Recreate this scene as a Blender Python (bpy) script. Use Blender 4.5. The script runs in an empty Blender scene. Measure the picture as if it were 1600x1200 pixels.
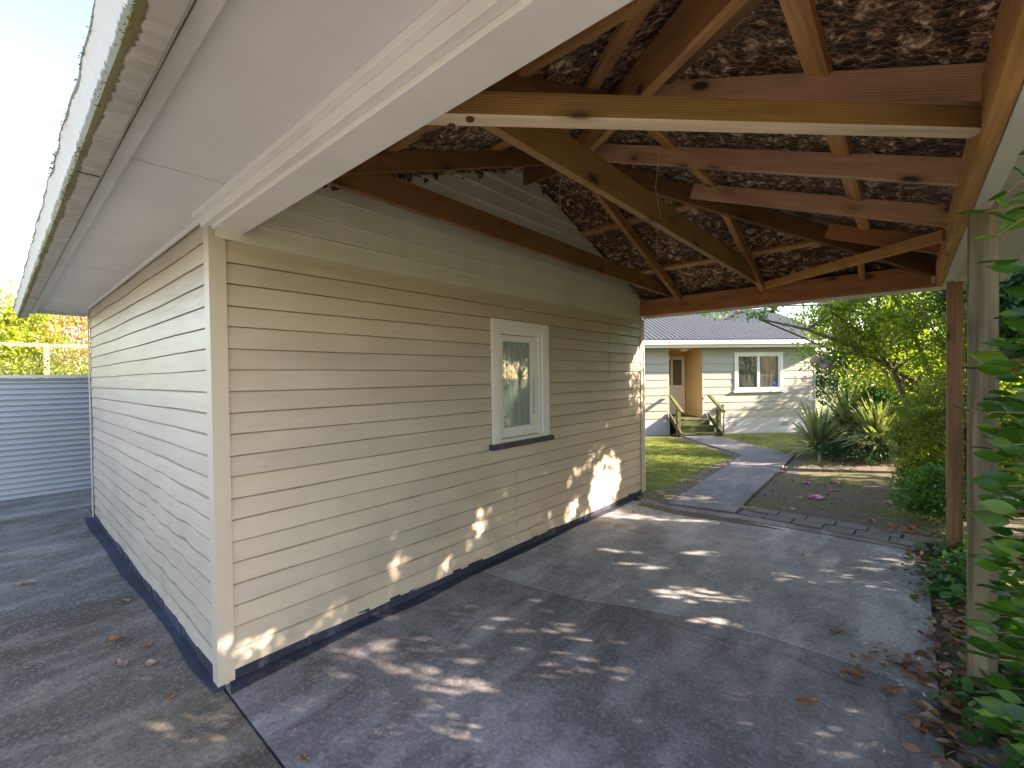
import bpy, math, random
import numpy as np
from mathutils import Vector, Matrix

S = bpy.context.scene
COL = S.collection
R = math.radians
rnd = random.Random(7)
V = Vector

# ------------------------------------------------------------------ camera, sky, sun, exposure
def look(yaw, pitch, roll):
    F = V((-math.sin(yaw)*math.cos(pitch), math.cos(yaw)*math.cos(pitch), math.sin(pitch)))
    r0 = V((math.cos(yaw), math.sin(yaw), 0)); u0 = r0.cross(F)
    rt = r0*math.cos(roll)+u0*math.sin(roll); up = -r0*math.sin(roll)+u0*math.cos(roll)
    return Matrix((rt, up, -F)).transposed()
cd = bpy.data.cameras.new('camera'); cam = bpy.data.objects.new('camera', cd); COL.objects.link(cam)
cd.sensor_width = 36; cd.lens = 708.6/1600*36; cd.clip_start = .02; cd.clip_end = 2000
cam.matrix_world = Matrix.Translation((2.676, -.751, 1.567)) @ look(.7183, -.0146, -.0127).to_4x4()
S.camera = cam

SUN = V((2.75, 1.55, 1.45)).normalized()
w = bpy.data.worlds.new("World"); S.world = w; w.use_nodes = True
nt = w.node_tree; sky = nt.nodes.new('ShaderNodeTexSky'); sky.sky_type = 'NISHITA'; sky.sun_disc = False
sky.sun_elevation = math.asin(SUN.z); sky.sun_rotation = math.atan2(SUN.x, SUN.y); sky.dust_density = 1.0
nt.links.new(sky.outputs[0], nt.nodes['Background'].inputs[0]); nt.nodes['Background'].inputs[1].default_value = .108
ld = bpy.data.lights.new('sun', 'SUN'); ld.energy = 4.6; ld.angle = R(.5); ld.color = (1, .88, .73)
lo = bpy.data.objects.new('sun', ld); COL.objects.link(lo); lo.rotation_euler = SUN.to_track_quat('Z', 'Y').to_euler()
lo.location = (8, 4, 12)
S.view_settings.view_transform = 'Standard'; S.view_settings.look = 'None'; S.view_settings.gamma = 1
S.view_settings.exposure = 2.55
S.view_settings.use_white_balance = True; S.view_settings.white_balance_temperature = 7300; S.view_settings.white_balance_tint = 16
S.render.engine = 'CYCLES'
cy = S.cycles
cy.max_bounces = 8; cy.diffuse_bounces = 5; cy.glossy_bounces = 3; cy.transmission_bounces = 4
cy.transparent_max_bounces = 12; cy.use_denoising = True; cy.caustics_reflective = False; cy.caustics_refractive = False
cy.sample_clamp_indirect = 8

# ------------------------------------------------------------------ materials
class NT:
    def __init__(s, name):
        s.m = bpy.data.materials.new(name); s.m.use_nodes = True; s.t = s.m.node_tree
        s.b = s.t.nodes['Principled BSDF']; s.out = s.t.nodes['Material Output']
    def n(s, typ, **kw):
        nd = s.t.nodes.new('ShaderNode'+typ)
        for k, v in kw.items(): setattr(nd, k, v)
        return nd
    def l(s, a, b): s.t.links.new(a, b)
    def coord(s, kind='Object', scale=(1, 1, 1), rnd_off=False):
        tc = s.n('TexCoord'); mp = s.n('Mapping'); mp.inputs['Scale'].default_value = scale
        s.l(tc.outputs[kind], mp.inputs[0])
        if rnd_off:
            oi = s.n('ObjectInfo'); mu = s.n('Math', operation='MULTIPLY'); mu.inputs[1].default_value = 40
            s.l(oi.outputs['Random'], mu.inputs[0]); cb = s.n('CombineXYZ')
            for i in range(3): s.l(mu.outputs[0], cb.inputs[i])
            s.l(cb.outputs[0], mp.inputs['Location'])
        return mp.outputs[0]
    def noise(s, vec, scale, detail=4, rough=.55, dist=0):
        nd = s.n('TexNoise'); nd.inputs['Scale'].default_value = scale; nd.inputs['Detail'].default_value = detail
        nd.inputs['Roughness'].default_value = rough; nd.inputs['Distortion'].default_value = dist
        s.l(vec, nd.inputs['Vector']); return nd.outputs['Fac']
    def ramp(s, fac, stops):
        r = s.n('ValToRGB'); e = r.color_ramp.elements
        while len(e) < len(stops): e.new(.5)
        for i, (p, c) in enumerate(stops):
            e[i].position = p; e[i].color = (*c, 1) if not isinstance(c, (int, float)) else (c, c, c, 1)
        s.l(fac, r.inputs[0]); return r.outputs[0]
    def mix(s, fac, a, b, mode='MIX'):
        m = s.n('MixRGB', blend_type=mode)
        for i, v in ((0, fac), (1, a), (2, b)):
            if hasattr(v, 'type') or hasattr(v, 'is_linked'): s.l(v, m.inputs[i])
            elif i == 0: m.inputs[0].default_value = v
            else: m.inputs[i].default_value = (*v, 1)
        return m.outputs[0]
    def math(s, op, a, b=0., c=None):
        m = s.n('Math', operation=op)
        for i, v in ((0, a), (1, b)) + (((2, c),) if c is not None else ()):
            if isinstance(v, (int, float)): m.inputs[i].default_value = v
            else: s.l(v, m.inputs[i])
        return m.outputs[0]
    def bump(s, h, strength=.3, dist=.01):
        b = s.n('Bump'); b.inputs['Strength'].default_value = strength; b.inputs['Distance'].default_value = dist
        s.l(h, b.inputs['Height']); s.l(b.outputs[0], s.b.inputs['Normal'])
    def col(s, c):
        if isinstance(c, tuple): s.b.inputs['Base Color'].default_value = (*c, 1)
        else: s.l(c, s.b.inputs['Base Color'])
    def rough(s, r):
        if isinstance(r, (int, float)): s.b.inputs['Roughness'].default_value = r
        else: s.l(r, s.b.inputs['Roughness'])

def m_paint(name, c, rough=.45, dirt=(.25, .22, .17), dirt_amt=.25, scale=3.0, bump=.05, streak=(1, 1, .25)):
    k = NT(name); v = k.coord(scale=streak)
    n1 = k.noise(v, scale, 6, .65); f = k.ramp(n1, [(.45, 0), (.8, 1)])
    fa = k.math('MULTIPLY', f, dirt_amt)
    n2 = k.noise(k.coord(), 1.3, 2)
    c2 = tuple(x*.9 for x in c)
    k.col(k.mix(fa, k.mix(n2, c, c2), dirt)); k.rough(rough)
    k.bump(k.noise(k.coord(), 60, 3), bump, .004)
    return k.m

def m_cladding():
    k = NT('cream_cladding_paint'); tc = k.n('TexCoord'); o = tc.outputs['Object']
    v = k.coord(scale=(1, 1, 3)); 
    n1 = k.noise(v, 1.1, 4); base = k.mix(k.ramp(n1, [(.3, 0), (.7, 1)]), (.545, .485, .405), (.48, .42, .34))
    n2 = k.noise(k.coord(scale=(1, 1, 1.6)), 2.3, 7, .7)
    mil = k.ramp(n2, [(.50, 0), (.78, 1)])
    sep = k.n('SeparateXYZ'); k.l(o, sep.inputs[0])
    low = k.n('MapRange'); low.inputs[1].default_value = 1.0; low.inputs[2].default_value = .05
    low.inputs[3].default_value = .12; low.inputs[4].default_value = .95; k.l(sep.outputs[2], low.inputs[0])
    fac = k.math('MULTIPLY', mil, low.outputs[0])
    spk = k.ramp(k.noise(k.coord(), 95, 2), [(.60, 0), (.72, 1)])
    smudge = k.ramp(k.noise(k.coord(scale=(1, 1, 1.2)), .9, 3, .5), [(.56, 0), (.72, 1)])
    sm = k.math('MULTIPLY', k.math('MULTIPLY', smudge, k.math('ADD', k.math('MULTIPLY', spk, .5), .25)), low.outputs[0])
    bi = k.math('FLOOR', k.math('DIVIDE', k.math('ADD', sep.outputs[2], .0561), 2.30/20.5)); ph = k.math('MULTIPLY', k.math('MODULO', k.math('ADD', bi, 40), 3), 1.37)
    seg = k.math('FLOOR', k.math('DIVIDE', k.math('ADD', k.math('ADD', sep.outputs[1], k.math('MULTIPLY', sep.outputs[0], -1)), ph), 3.6))
    cb_ = k.n('CombineXYZ'); k.l(bi, cb_.inputs[0]); k.l(seg, cb_.inputs[1]); wn_ = k.n('TexWhiteNoise', noise_dimensions='3D'); k.l(cb_.outputs[0], wn_.inputs['Vector'])
    base = k.mix(1, base, k.ramp(wn_.outputs['Value'], [(0, (.90, .90, .915)), (1, (1.07, 1.06, 1.04))]), 'MULTIPLY')
    c1 = k.mix(fac, base, (.30, .28, .22)); c1 = k.mix(sm, c1, (.06, .06, .05))
    k.col(c1); k.rough(k.ramp(n1, [(0, .32), (1, .5)]))
    h = k.math('ADD', k.noise(k.coord(scale=(1, 1, 6)), 2.2, 2), k.math('MULTIPLY', k.noise(k.coord(), 45, 3), .04))
    k.bump(h, .35, .02); return k.m

def m_wood(name, a, b, knot=(.05, .022, .01), green=0., rough=.62):
    k = NT(name); v = k.coord(scale=(1.0, 14, 14), rnd_off=True)
    v2 = k.coord(scale=(.55, 5, 5), rnd_off=True)
    d = k.noise(v2, 1.6, 3, .5, .6)
    wv = k.n('TexWave', wave_type='BANDS', bands_direction='Z'); wv.inputs['Scale'].default_value = 4.5
    wv.inputs['Distortion'].default_value = 7; wv.inputs['Detail'].default_value = 2; wv.inputs['Detail Scale'].default_value = .6
    k.l(k.coord(scale=(.35, 8, 8), rnd_off=True), wv.inputs['Vector'])
    n1 = k.noise(v, 2.5, 6, .7)
    c = k.mix(k.ramp(wv.outputs['Fac'], [(.1, .0), (.9, .85)]), a, b)
    c = k.mix(k.ramp(n1, [(.35, .0), (.75, .65)]), c, tuple(x*.5 for x in b))
    c = k.mix(k.ramp(d, [(.45, 0), (.75, .6)]), c, tuple(x*1.15 for x in a))
    if green: c = k.mix(k.math('MULTIPLY', k.ramp(k.noise(k.coord(scale=(1, 3, 3), rnd_off=True), 2.2, 4), [(.4, 0), (.65, 1)]), green), c, (.16, .165, .05))
    vo = k.n('TexVoronoi', feature='F1'); vo.inputs['Scale'].default_value = 1; vo.inputs['Randomness'].default_value = 1
    k.l(k.coord(scale=(3.2, 7, 7), rnd_off=True), vo.inputs['Vector'])
    kn = k.ramp(vo.outputs['Distance'], [(.09, 1), (.17, 0)])
    halo = k.ramp(vo.outputs['Distance'], [(.12, .55), (.36, 0)])
    c = k.mix(halo, c, tuple(x*.45 for x in b)); c = k.mix(kn, c, knot)
    k.col(c); k.rough(rough); k.bump(n1, .25, .004); return k.m

def m_concrete(name, a, b, stain=(.05, .045, .05), fine=42, mossy=0., crack=.0, speck=.22):
    k = NT(name); v = k.coord()
    n1 = k.noise(v, .9, 7, .6, .6); n2 = k.noise(v, 5.5, 7, .72); n3 = k.noise(v, fine, 5, .8); n4 = k.noise(k.coord(scale=(1, .35, 1)), 3.3, 5, .6)
    c = k.mix(k.ramp(n1, [(.40, 0), (.60, 1)]), a, b)
    c = k.mix(k.ramp(n2, [(.40, 0), (.75, .75)]), c, tuple(x*.5 for x in a))
    c = k.mix(k.ramp(n4, [(.48, 0), (.68, .65)]), c, tuple(min(1, x*1.6) for x in b))
    c = k.mix(k.ramp(n3, [(.34, .55), (.46, 0)]), c, stain)
    c = k.mix(k.ramp(n3, [(.56, 0), (.70, .35)]), c, tuple(min(1, x*1.9) for x in b))
    vo = k.n('TexVoronoi', feature='F1'); vo.inputs['Scale'].default_value = 14; k.l(v, vo.inputs['Vector'])
    c = k.mix(k.ramp(vo.outputs['Distance'], [(.03, .75), (.10, 0)]), c, stain)
    vs_ = k.n('TexVoronoi', feature='F1'); vs_.inputs['Scale'].default_value = fine*2.0; k.l(v, vs_.inputs['Vector'])
    st2 = k.n('SeparateColor'); k.l(vs_.outputs['Color'], st2.inputs[0])
    c = k.mix(k.ramp(st2.outputs[0], [(.70, 0), (.95, speck*.8)]), c, tuple(min(1, x*2.0) for x in b)); c = k.mix(k.ramp(st2.outputs[1], [(.72, 0), (.95, speck)]), c, stain)
    ve = k.n('TexVoronoi', feature='DISTANCE_TO_EDGE'); ve.inputs['Scale'].default_value = .42
    wn = k.n('TexNoise'); wn.inputs['Scale'].default_value = 1.6; wn.inputs['Detail'].default_value = 6; k.l(v, wn.inputs['Vector'])
    vm = k.n('MixRGB'); vm.inputs[0].default_value = .28; k.l(v, vm.inputs[1]); k.l(wn.outputs['Color'], vm.inputs[2]); k.l(vm.outputs[0], ve.inputs['Vector'])
    c = k.mix(k.ramp(ve.outputs['Distance'], [(.0008, crack), (.0026, 0)]), c, stain)
    if mossy: c = k.mix(k.math('MULTIPLY', k.ramp(k.noise(v, 1.7, 5, .65), [(.48, 0), (.66, 1)]), mossy), c, (.06, .062, .022))
    k.col(c); k.rough(k.ramp(n2, [(.3, .92), (.7, .7)]))
    k.bump(k.math('ADD', n3, k.math('MULTIPLY', n2, .6)), .9, .008); return k.m

def m_leaf(name, cols, trans=.45, rough=.35, spec=.5, tint=(1.5, 1.7, .45)):
    k = NT(name); g = k.n('NewGeometry'); c = k.ramp(g.outputs['Random Per Island'], [((i+.0)/max(1, len(cols)-1), x) for i, x in enumerate(cols)])
    nz = k.ramp(k.noise(k.coord(), 1.7, 3), [(.3, .55), (.7, 1.25)])
    c = k.mix(1, c, nz, 'MULTIPLY')
    k.col(c); k.rough(rough); k.b.inputs['Specular IOR Level'].default_value = spec
    tr = k.n('BsdfTranslucent'); k.l(k.mix(1, c, tint, 'MULTIPLY'), tr.inputs[0])
    mx = k.n('MixShader'); mx.inputs[0].default_value = trans
    k.l(k.b.outputs[0], mx.inputs[1]); k.l(tr.outputs[0], mx.inputs[2]); k.l(mx.outputs[0], k.out.inputs[0])
    return k.m

def m_plain(name, c, rough=.5, metal=0, spec=.5):
    k = NT(name); n = k.noise(k.coord(), 9, 4)
    k.col(k.mix(k.ramp(n, [(.35, 0), (.7, 1)]), c, tuple(x*.72 for x in c))); k.rough(rough); k.b.inputs['Metallic'].default_value = metal
    k.b.inputs['Specular IOR Level'].default_value = spec
    k.bump(n, .08, .003); return k.m

def m_glass(name, tint=(.9, .95, .95), dust=.12):
    k = NT(name); t = k.n('BsdfTransparent'); t.inputs[0].default_value = (*tint, 1)
    g = k.n('BsdfGlossy'); g.inputs['Roughness'].default_value = .02
    fr = k.n('LayerWeight'); fr.inputs[0].default_value = .22
    mx = k.n('MixShader'); k.l(fr.outputs['Fresnel'], mx.inputs[0]); k.l(t.outputs[0], mx.inputs[1]); k.l(g.outputs[0], mx.inputs[2])
    d = k.n('BsdfDiffuse'); d.inputs[0].default_value = (.7, .74, .74, 1)
    m2 = k.n('MixShader'); f = k.math('MULTIPLY', k.ramp(k.noise(k.coord(scale=(8, 8, 1)), 3, 6, .7), [(.35, 0), (.75, 1)]), dust*2)
    k.l(f, m2.inputs[0]); k.l(mx.outputs[0], m2.inputs[1]); k.l(d.outputs[0], m2.inputs[2]); k.l(m2.outputs[0], k.out.inputs[0])
    return k.m

def m_underlay():
    k = NT('bitumen_underlay_paper'); v = k.coord(); n1 = k.noise(v, 17, 5, .7, .8); n2 = k.noise(v, 2.4, 4, .6); n0 = k.noise(v, 60, 3, .6)
    m = k.math('ADD', k.math('MULTIPLY', n1, .8), k.math('MULTIPLY', n0, .2))
    c = k.ramp(m, [(.40, (.018, .008, .006)), (.48, (.075, .034, .019)), (.545, (.34, .18, .10)), (.61, (.95, .74, .54))])  # pale stops paint the lumps' highlights into the mottled brown
    c = k.mix(k.ramp(n2, [(.46, 0), (.66, .6)]), c, (.07, .033, .02))
    n3 = k.noise(v, 4.5, 6, .75)
    c = k.mix(k.ramp(n3, [(.86, 0), (.9, .6)]), c, (.42, .42, .36))
    k.col(c); k.rough(.6); k.b.inputs['Specular IOR Level'].default_value = .35
    k.bump(n1, .9, .02); return k.m

def m_grassground():
    k = NT('lawn_turf'); v = k.coord(); n = k.noise(v, 2.2, 6, .7); n2 = k.noise(v, 60, 3)
    c = k.mix(k.ramp(n, [(.3, 0), (.7, 1)]), (.18, .20, .075), (.23, .24, .11)); c = k.mix(k.ramp(n2, [(.4, .5), (.6, 0)]), c, (.045, .05, .018))
    k.col(c); k.rough(.95); k.bump(n2, .8, .02); return k.m

def m_soil():
    k = NT('garden_soil'); v = k.coord(); n = k.noise(v, 1.6, 6, .7); n2 = k.noise(v, 34, 5, .7)
    c = k.mix(k.ramp(n2, [(.3, 0), (.7, 1)]), (.07, .052, .04), (.23, .185, .145))
    c = k.mix(k.ramp(n, [(.47, 0), (.62, .85)]), c, (.14, .15, .045)); k.col(c); k.rough(.95); k.bump(n2, 1, .02); return k.m

def m_gutter():
    k = NT('mossy_white_gutter'); tc = k.n('TexCoord'); sp = k.n('SeparateXYZ'); k.l(tc.outputs['Object'], sp.inputs[0])
    st = k.noise(k.coord(scale=(40, 2, 2)), 1.0, 5, .75); big = k.noise(k.coord(), 5, 4, .6)
    def band(z, wd):
        return k.math('SUBTRACT', 1, k.math('MINIMUM', k.math('DIVIDE', k.math('ABSOLUTE', k.math('SUBTRACT', sp.outputs[2], z)), wd), 1))
    yb = k.math('SUBTRACT', 1, k.math('MINIMUM', k.math('DIVIDE', k.math('ABSOLUTE', k.math('SUBTRACT', sp.outputs[1], -.55)), .034), 1))
    b = k.math('MAXIMUM', k.math('MULTIPLY', band(2.342, .034), k.math('MINIMUM', k.math('MULTIPLY', yb, 1.6), 1)), k.math('MULTIPLY', band(2.432, .013), .9))
    f = k.math('ADD', k.math('MULTIPLY', b, 1.15), k.math('MULTIPLY', k.math('SUBTRACT', k.math('MULTIPLY', k.math('ADD', st, big), .5), .5), 2.4))
    f = k.ramp(f, [(.38, 0), (.62, 1)])
    f2 = k.ramp(st, [(.45, 0), (.8, .3)])
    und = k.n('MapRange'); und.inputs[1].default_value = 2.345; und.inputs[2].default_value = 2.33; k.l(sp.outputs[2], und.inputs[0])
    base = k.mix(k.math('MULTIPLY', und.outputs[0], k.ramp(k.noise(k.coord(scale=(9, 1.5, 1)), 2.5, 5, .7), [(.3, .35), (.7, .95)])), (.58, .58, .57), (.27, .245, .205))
    c = k.mix(f2, base, (.36, .34, .28)); c = k.mix(f, c, (.13, .115, .035)); k.col(c); k.rough(.6)
    k.bump(f, .6, .01); return k.m

def m_sheet(name, c, rough, metal):
    k = NT(name); n = k.noise(k.coord(scale=(1, .6, 1)), 1.2, 3); k.col(k.mix(n, c, tuple(x*.88 for x in c))); k.rough(rough); k.b.inputs['Metallic'].default_value = metal
    return k.m

M = dict(
 clad=m_cladding(),
 gable=m_paint('pale_gable_paint', (.78, .77, .68), .4, dirt=(.4, .42, .30), dirt_amt=.35, scale=2),
 lap_shade=m_paint('lap_line_shade', (.33, .29, .23), .7, dirt=(.10, .085, .07), dirt_amt=.8, scale=4),  # dark colour that paints the shadow line under each lap
 trim=m_paint('cream_corner_trim', (.56, .50, .42), .42),
 white=m_paint('white_gloss_paint', (.80, .80, .80), .35, dirt=(.5, .48, .42), dirt_amt=.3),
 soffit=m_paint('white_soffit_paint', (.74, .74, .745), .55, dirt=(.45, .43, .4), dirt_amt=.25, scale=1.5, streak=(1, 1, 1)),
 fascia=m_paint('weathered_fascia_paint', (.70, .69, .68), .5, dirt=(.30, .28, .24), dirt_amt=.5, scale=6, streak=(.3, 1, 1)),
 green=m_paint('pale_green_paint', (.60, .66, .50), .5),
 gutter=m_gutter(),
 wood=m_wood('treated_pine', (.54, .28, .105), (.31, .14, .045)),
 woodred=m_wood('red_stained_pine', (.62, .37, .22), (.42, .22, .115)),
 woodorange=m_wood('orange_pine', (.62, .33, .12), (.38, .18, .055)),
 woodplate=m_wood('redwood_beam', (.48, .20, .075), (.31, .115, .04)),
 wooddark=m_wood('dark_aged_pine', (.24, .11, .04), (.13, .055, .02), green=.08),
 woodgreen=m_wood('green_tinged_pine', (.36, .20, .075), (.21, .105, .038), green=.16),
 woodpale=m_wood('pale_pine', (.80, .66, .48), (.68, .52, .35), knot=(.22, .10, .04)),
 woodpost=m_wood('weathered_post_timber', (.30, .235, .155), (.10, .072, .045), green=.25),
 woodpost2=m_wood('brown_post_timber', (.34, .17, .08), (.18, .08, .04)),
 underlay=m_underlay(), wire=m_plain('galvanised_wire', (.42, .40, .36), .4, .8),
 steel=m_plain('galvanised_steel', (.5, .5, .5), .45, .7), bolt=m_plain('rusty_bolt', (.13, .06, .035), .6, .3),
 tar=m_concrete('bitumen_sealer', (.022, .025, .045), (.04, .05, .09), stain=(.01, .01, .012)),
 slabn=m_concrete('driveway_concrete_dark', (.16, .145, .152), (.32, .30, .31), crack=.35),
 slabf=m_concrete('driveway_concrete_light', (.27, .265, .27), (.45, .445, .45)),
 asphalt=m_concrete('old_asphalt', (.085, .068, .058), (.23, .19, .165), mossy=.6, fine=46, speck=.42),
 asph2=m_concrete('worn_asphalt', (.12, .11, .105), (.22, .205, .20), mossy=.5, fine=38, speck=.45),
 conc=m_concrete('pale_concrete', (.17, .165, .16), (.26, .25, .24)),
 path=m_concrete('path_concrete', (.17, .165, .165), (.22, .21, .21)),
 joint=m_plain('dark_joint', (.035, .033, .03), .95),
 brick=m_concrete('worn_edging_brick', (.15, .14, .135), (.24, .22, .21), mossy=.3),
 soil=m_soil(), lawn=m_grassground(),
 roofiron=m_plain('corrugated_iron', (.40, .41, .43), .5, .2),
 houseroof=m_plain('brown_grey_roof_iron', (.19, .19, .19), .5, .05), roofdark=m_plain('roof_rib_shade', (.07, .065, .08), .6),
 fence=m_sheet('grey_blue_corrugated_steel', (.42, .47, .53), .42, .55),
 hwall=m_paint('house_board_paint', (.36, .352, .318), .5, dirt_amt=.15), hrecess=m_paint('tan_porch_paint', (.60, .44, .22), .5, dirt_amt=.12),
 fnd=m_paint('foundation_paint', (.48, .49, .53), .6, dirt_amt=.3), door=m_paint('door_paint', (.78, .72, .62), .4, dirt_amt=.1),
 dkglass=m_glass('door_glass', (.35, .32, .30), .05), glass=m_glass('window_glass', dust=.22), hglass=m_glass('house_window_glass', (.8, .8, .75), .06),
 curtain=m_paint('net_curtain', (.90, .93, .94), .9, dirt=(.35, .42, .45), dirt_amt=.6, scale=14, streak=(1, 1, .08)),
 hcurtain=m_paint('house_curtain', (.20, .20, .17), .9, dirt=(.14, .13, .10), dirt_amt=.6, scale=9, streak=(1, 1, .1)),
 glare_panel=m_paint('white_glare', (.85, .87, .88), .8, dirt_amt=.1),
 dark=m_plain('dark_interior', (.05, .04, .035), .9), sill=m_plain('dark_grey_sill_paint', (.045, .048, .075), .5),
 greenwood=m_wood('mossy_step_timber', (.085, .095, .035), (.045, .055, .02), green=.6, rough=.8),
 bark=m_plain('tree_bark', (.20, .16, .115), .9), barkd=m_plain('dark_bark', (.09, .07, .05), .9), twig=m_plain('brown_twig', (.20, .12, .06), .7),
 sticker=m_plain('blue_sticker', (.05, .12, .55), .4), black=m_plain('black_plastic', (.03, .03, .03), .5),
)
L = dict(
 cam=m_leaf('camellia_leaf', [(.022, .085, .010), (.035, .12, .012), (.08, .20, .018), (.02, .09, .012), (.16, .28, .03)], .30, .22, .4),
 camfar=m_leaf('tree_leaf_yellow', [(.20, .28, .05), (.32, .36, .06), (.13, .22, .045), (.45, .45, .09)], .6, .4),
 dense=m_leaf('dark_tree_leaf', [(.015, .06, .02), (.03, .10, .03), (.05, .13, .04)], .3, .35),
 fine=m_leaf('fine_bush_leaf', [(.18, .24, .06), (.28, .32, .07), (.11, .17, .05)], .5, .5),
 mid=m_leaf('shrub_leaf', [(.06, .20, .05), (.13, .28, .06), (.05, .15, .04), (.2, .32, .08)], .45, .4),
 blue=m_leaf('blue_green_leaf', [(.03, .12, .07), (.05, .17, .09), (.05, .14, .06)], .3, .45),
 lime=m_leaf('lime_leaf', [(.22, .26, .03), (.32, .34, .04), (.14, .19, .03)], .5, .4),
 autumn=m_leaf('autumn_leaf', [(.42, .26, .07), (.50, .36, .15), (.35, .22, .10), (.5, .42, .28)], .5, .6),
 hedge=m_leaf('hedge_leaf', [(.20, .24, .06), (.32, .34, .14), (.14, .20, .04)], .5, .5),
 yucca=m_leaf('variegated_leaf', [(.09, .15, .07), (.45, .46, .24), (.12, .19, .09), (.55, .56, .36), (.08, .14, .08)], .25, .4),
 ivy=m_leaf('ivy_leaf', [(.03, .13, .04), (.06, .20, .05), (.12, .28, .07)], .35, .35),
 grass=m_leaf('grass_blade', [(.20, .24, .07), (.27, .30, .10), (.34, .35, .17)], .45, .6),
 dead=m_leaf('dead_leaf', [(.28, .11, .05), (.40, .20, .10), (.14, .06, .035), (.55, .40, .30)], .1, .5),
 pink=m_leaf('pink_petal', [(.72, .30, .46), (.80, .55, .68), (.76, .42, .56)], .35, .5, tint=(1, 1, 1)),
 white=m_leaf('pale_petal', [(.75, .70, .72), (.85, .8, .8)], .3, .5, tint=(1, 1, 1)),
)

# ------------------------------------------------------------------ builders
def tag(o, label=None, cat=None, group=None, kind=None):
    for k_, v_ in (('label', label), ('category', cat), ('group', group), ('kind', kind)):
        if v_: o[k_] = v_
    return o
def empty(name, loc=(0, 0, 0), label=None, cat=None, group=None):
    o = bpy.data.objects.new(name, None); COL.objects.link(o); o.location = loc; o.empty_display_size = .2
    return tag(o, label, cat, group)
class MB:
    def __init__(s): s.v = []; s.f = []; s.dirt = []  # last list: faces coloured as the shadow line under a lap
    def add(s, vs, fs):
        b = len(s.v); s.v += [tuple(x) for x in vs]; s.f += [tuple(b+i for i in f) for f in fs]; return s
    def box(s, a, b):
        x0, y0, z0 = (min(a[i], b[i]) for i in range(3)); x1, y1, z1 = (max(a[i], b[i]) for i in range(3))
        return s.add([(x0, y0, z0), (x1, y0, z0), (x1, y1, z0), (x0, y1, z0), (x0, y0, z1), (x1, y0, z1), (x1, y1, z1), (x0, y1, z1)],
                     [(0, 3, 2, 1), (4, 5, 6, 7), (0, 1, 5, 4), (1, 2, 6, 5), (2, 3, 7, 6), (3, 0, 4, 7)])
    def obox(s, o, ax, ay, az, a, b):   # box in a frame
        n0 = len(s.v); s.box(a, b)
        for i in range(n0, len(s.v)):
            p = s.v[i]; s.v[i] = tuple(V(o)+V(ax)*p[0]+V(ay)*p[1]+V(az)*p[2])
        return s
    def prism(s, pts, z0, z1):
        n = len(pts); vs = [(*p[:2], z0) for p in pts]+[(*p[:2], z1) for p in pts]
        return s.add(vs, [tuple(range(n))[::-1], tuple(range(n, 2*n))]+[(i, (i+1) % n, n+(i+1) % n, n+i) for i in range(n)])
    def tube(s, pts, rads, sides=7):
        pts = [V(p) for p in pts]
        if isinstance(rads, (int, float)): rads = [rads]*len(pts)
        rings = []; up = V((0, 0, 1)); prev = None
        for i, p in enumerate(pts):
            t = (pts[min(i+1, len(pts)-1)]-pts[max(i-1, 0)]).normalized()
            a = (prev - t*prev.dot(t)) if prev is not None else (up.cross(t) if abs(t.z) < .95 else V((1, 0, 0)).cross(t))
            a.normalize(); prev = a; b = t.cross(a)
            rings.append([p+(a*math.cos(2*math.pi*j/sides)+b*math.sin(2*math.pi*j/sides))*rads[i] for j in range(sides)])
        vs = [q for r in rings for q in r]; fs = []
        for i in range(len(pts)-1):
            for j in range(sides):
                fs.append((i*sides+j, i*sides+(j+1) % sides, (i+1)*sides+(j+1) % sides, (i+1)*sides+j))
        fs.append(tuple(range(sides))[::-1]); fs.append(tuple((len(pts)-1)*sides+j for j in range(sides)))
        return s.add(vs, fs)
    def build(s, name, mat, parent=None, bevel=0, smooth=False, **tg):
        me = bpy.data.meshes.new(name); me.from_pydata(s.v, [], s.f); me.update()
        if mat: me.materials.append(mat)
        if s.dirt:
            me.materials.append(M['lap_shade'])
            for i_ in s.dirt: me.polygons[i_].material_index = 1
        if smooth:
            me.polygons.foreach_set('use_smooth', [True]*len(me.polygons)); me.set_sharp_from_angle(angle=R(35))
        o = bpy.data.objects.new(name, me); COL.objects.link(o)
        if parent is not None:
            o.parent = parent; o.matrix_parent_inverse = Matrix.Translation(-parent.location)
            if parent.parent is not None: o.matrix_parent_inverse = Matrix.Identity(4)
        if bevel:
            b = o.modifiers.new('bevel', 'BEVEL'); b.width = bevel; b.segments = 2; b.limit_method = 'ANGLE'
        if tg: tag(o, **tg)
        return o
def beam(name, p0, p1, w_, h_, mat, parent, up=(0, 0, 1), bevel=.003, ext=0):
    """timber with its grain along local X; p0-p1 is the centre line of its underside"""
    p0 = V(p0); p1 = V(p1); x = (p1-p0).normalized(); y = V(up).cross(x).normalized(); z = x.cross(y)
    ln = (p1-p0).length; o = MB().box((-ln/2-ext, -w_/2, -h_/2), (ln/2+ext, w_/2, h_/2)).build(name, mat, None, bevel)
    o.parent = parent
    o.matrix_parent_inverse = Matrix.Translation(-parent.location)
    m = Matrix((x, y, z)).transposed().to_4x4(); m.translation = (p0+p1)/2+z*h_/2
    o.matrix_basis = m
    return o
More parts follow.
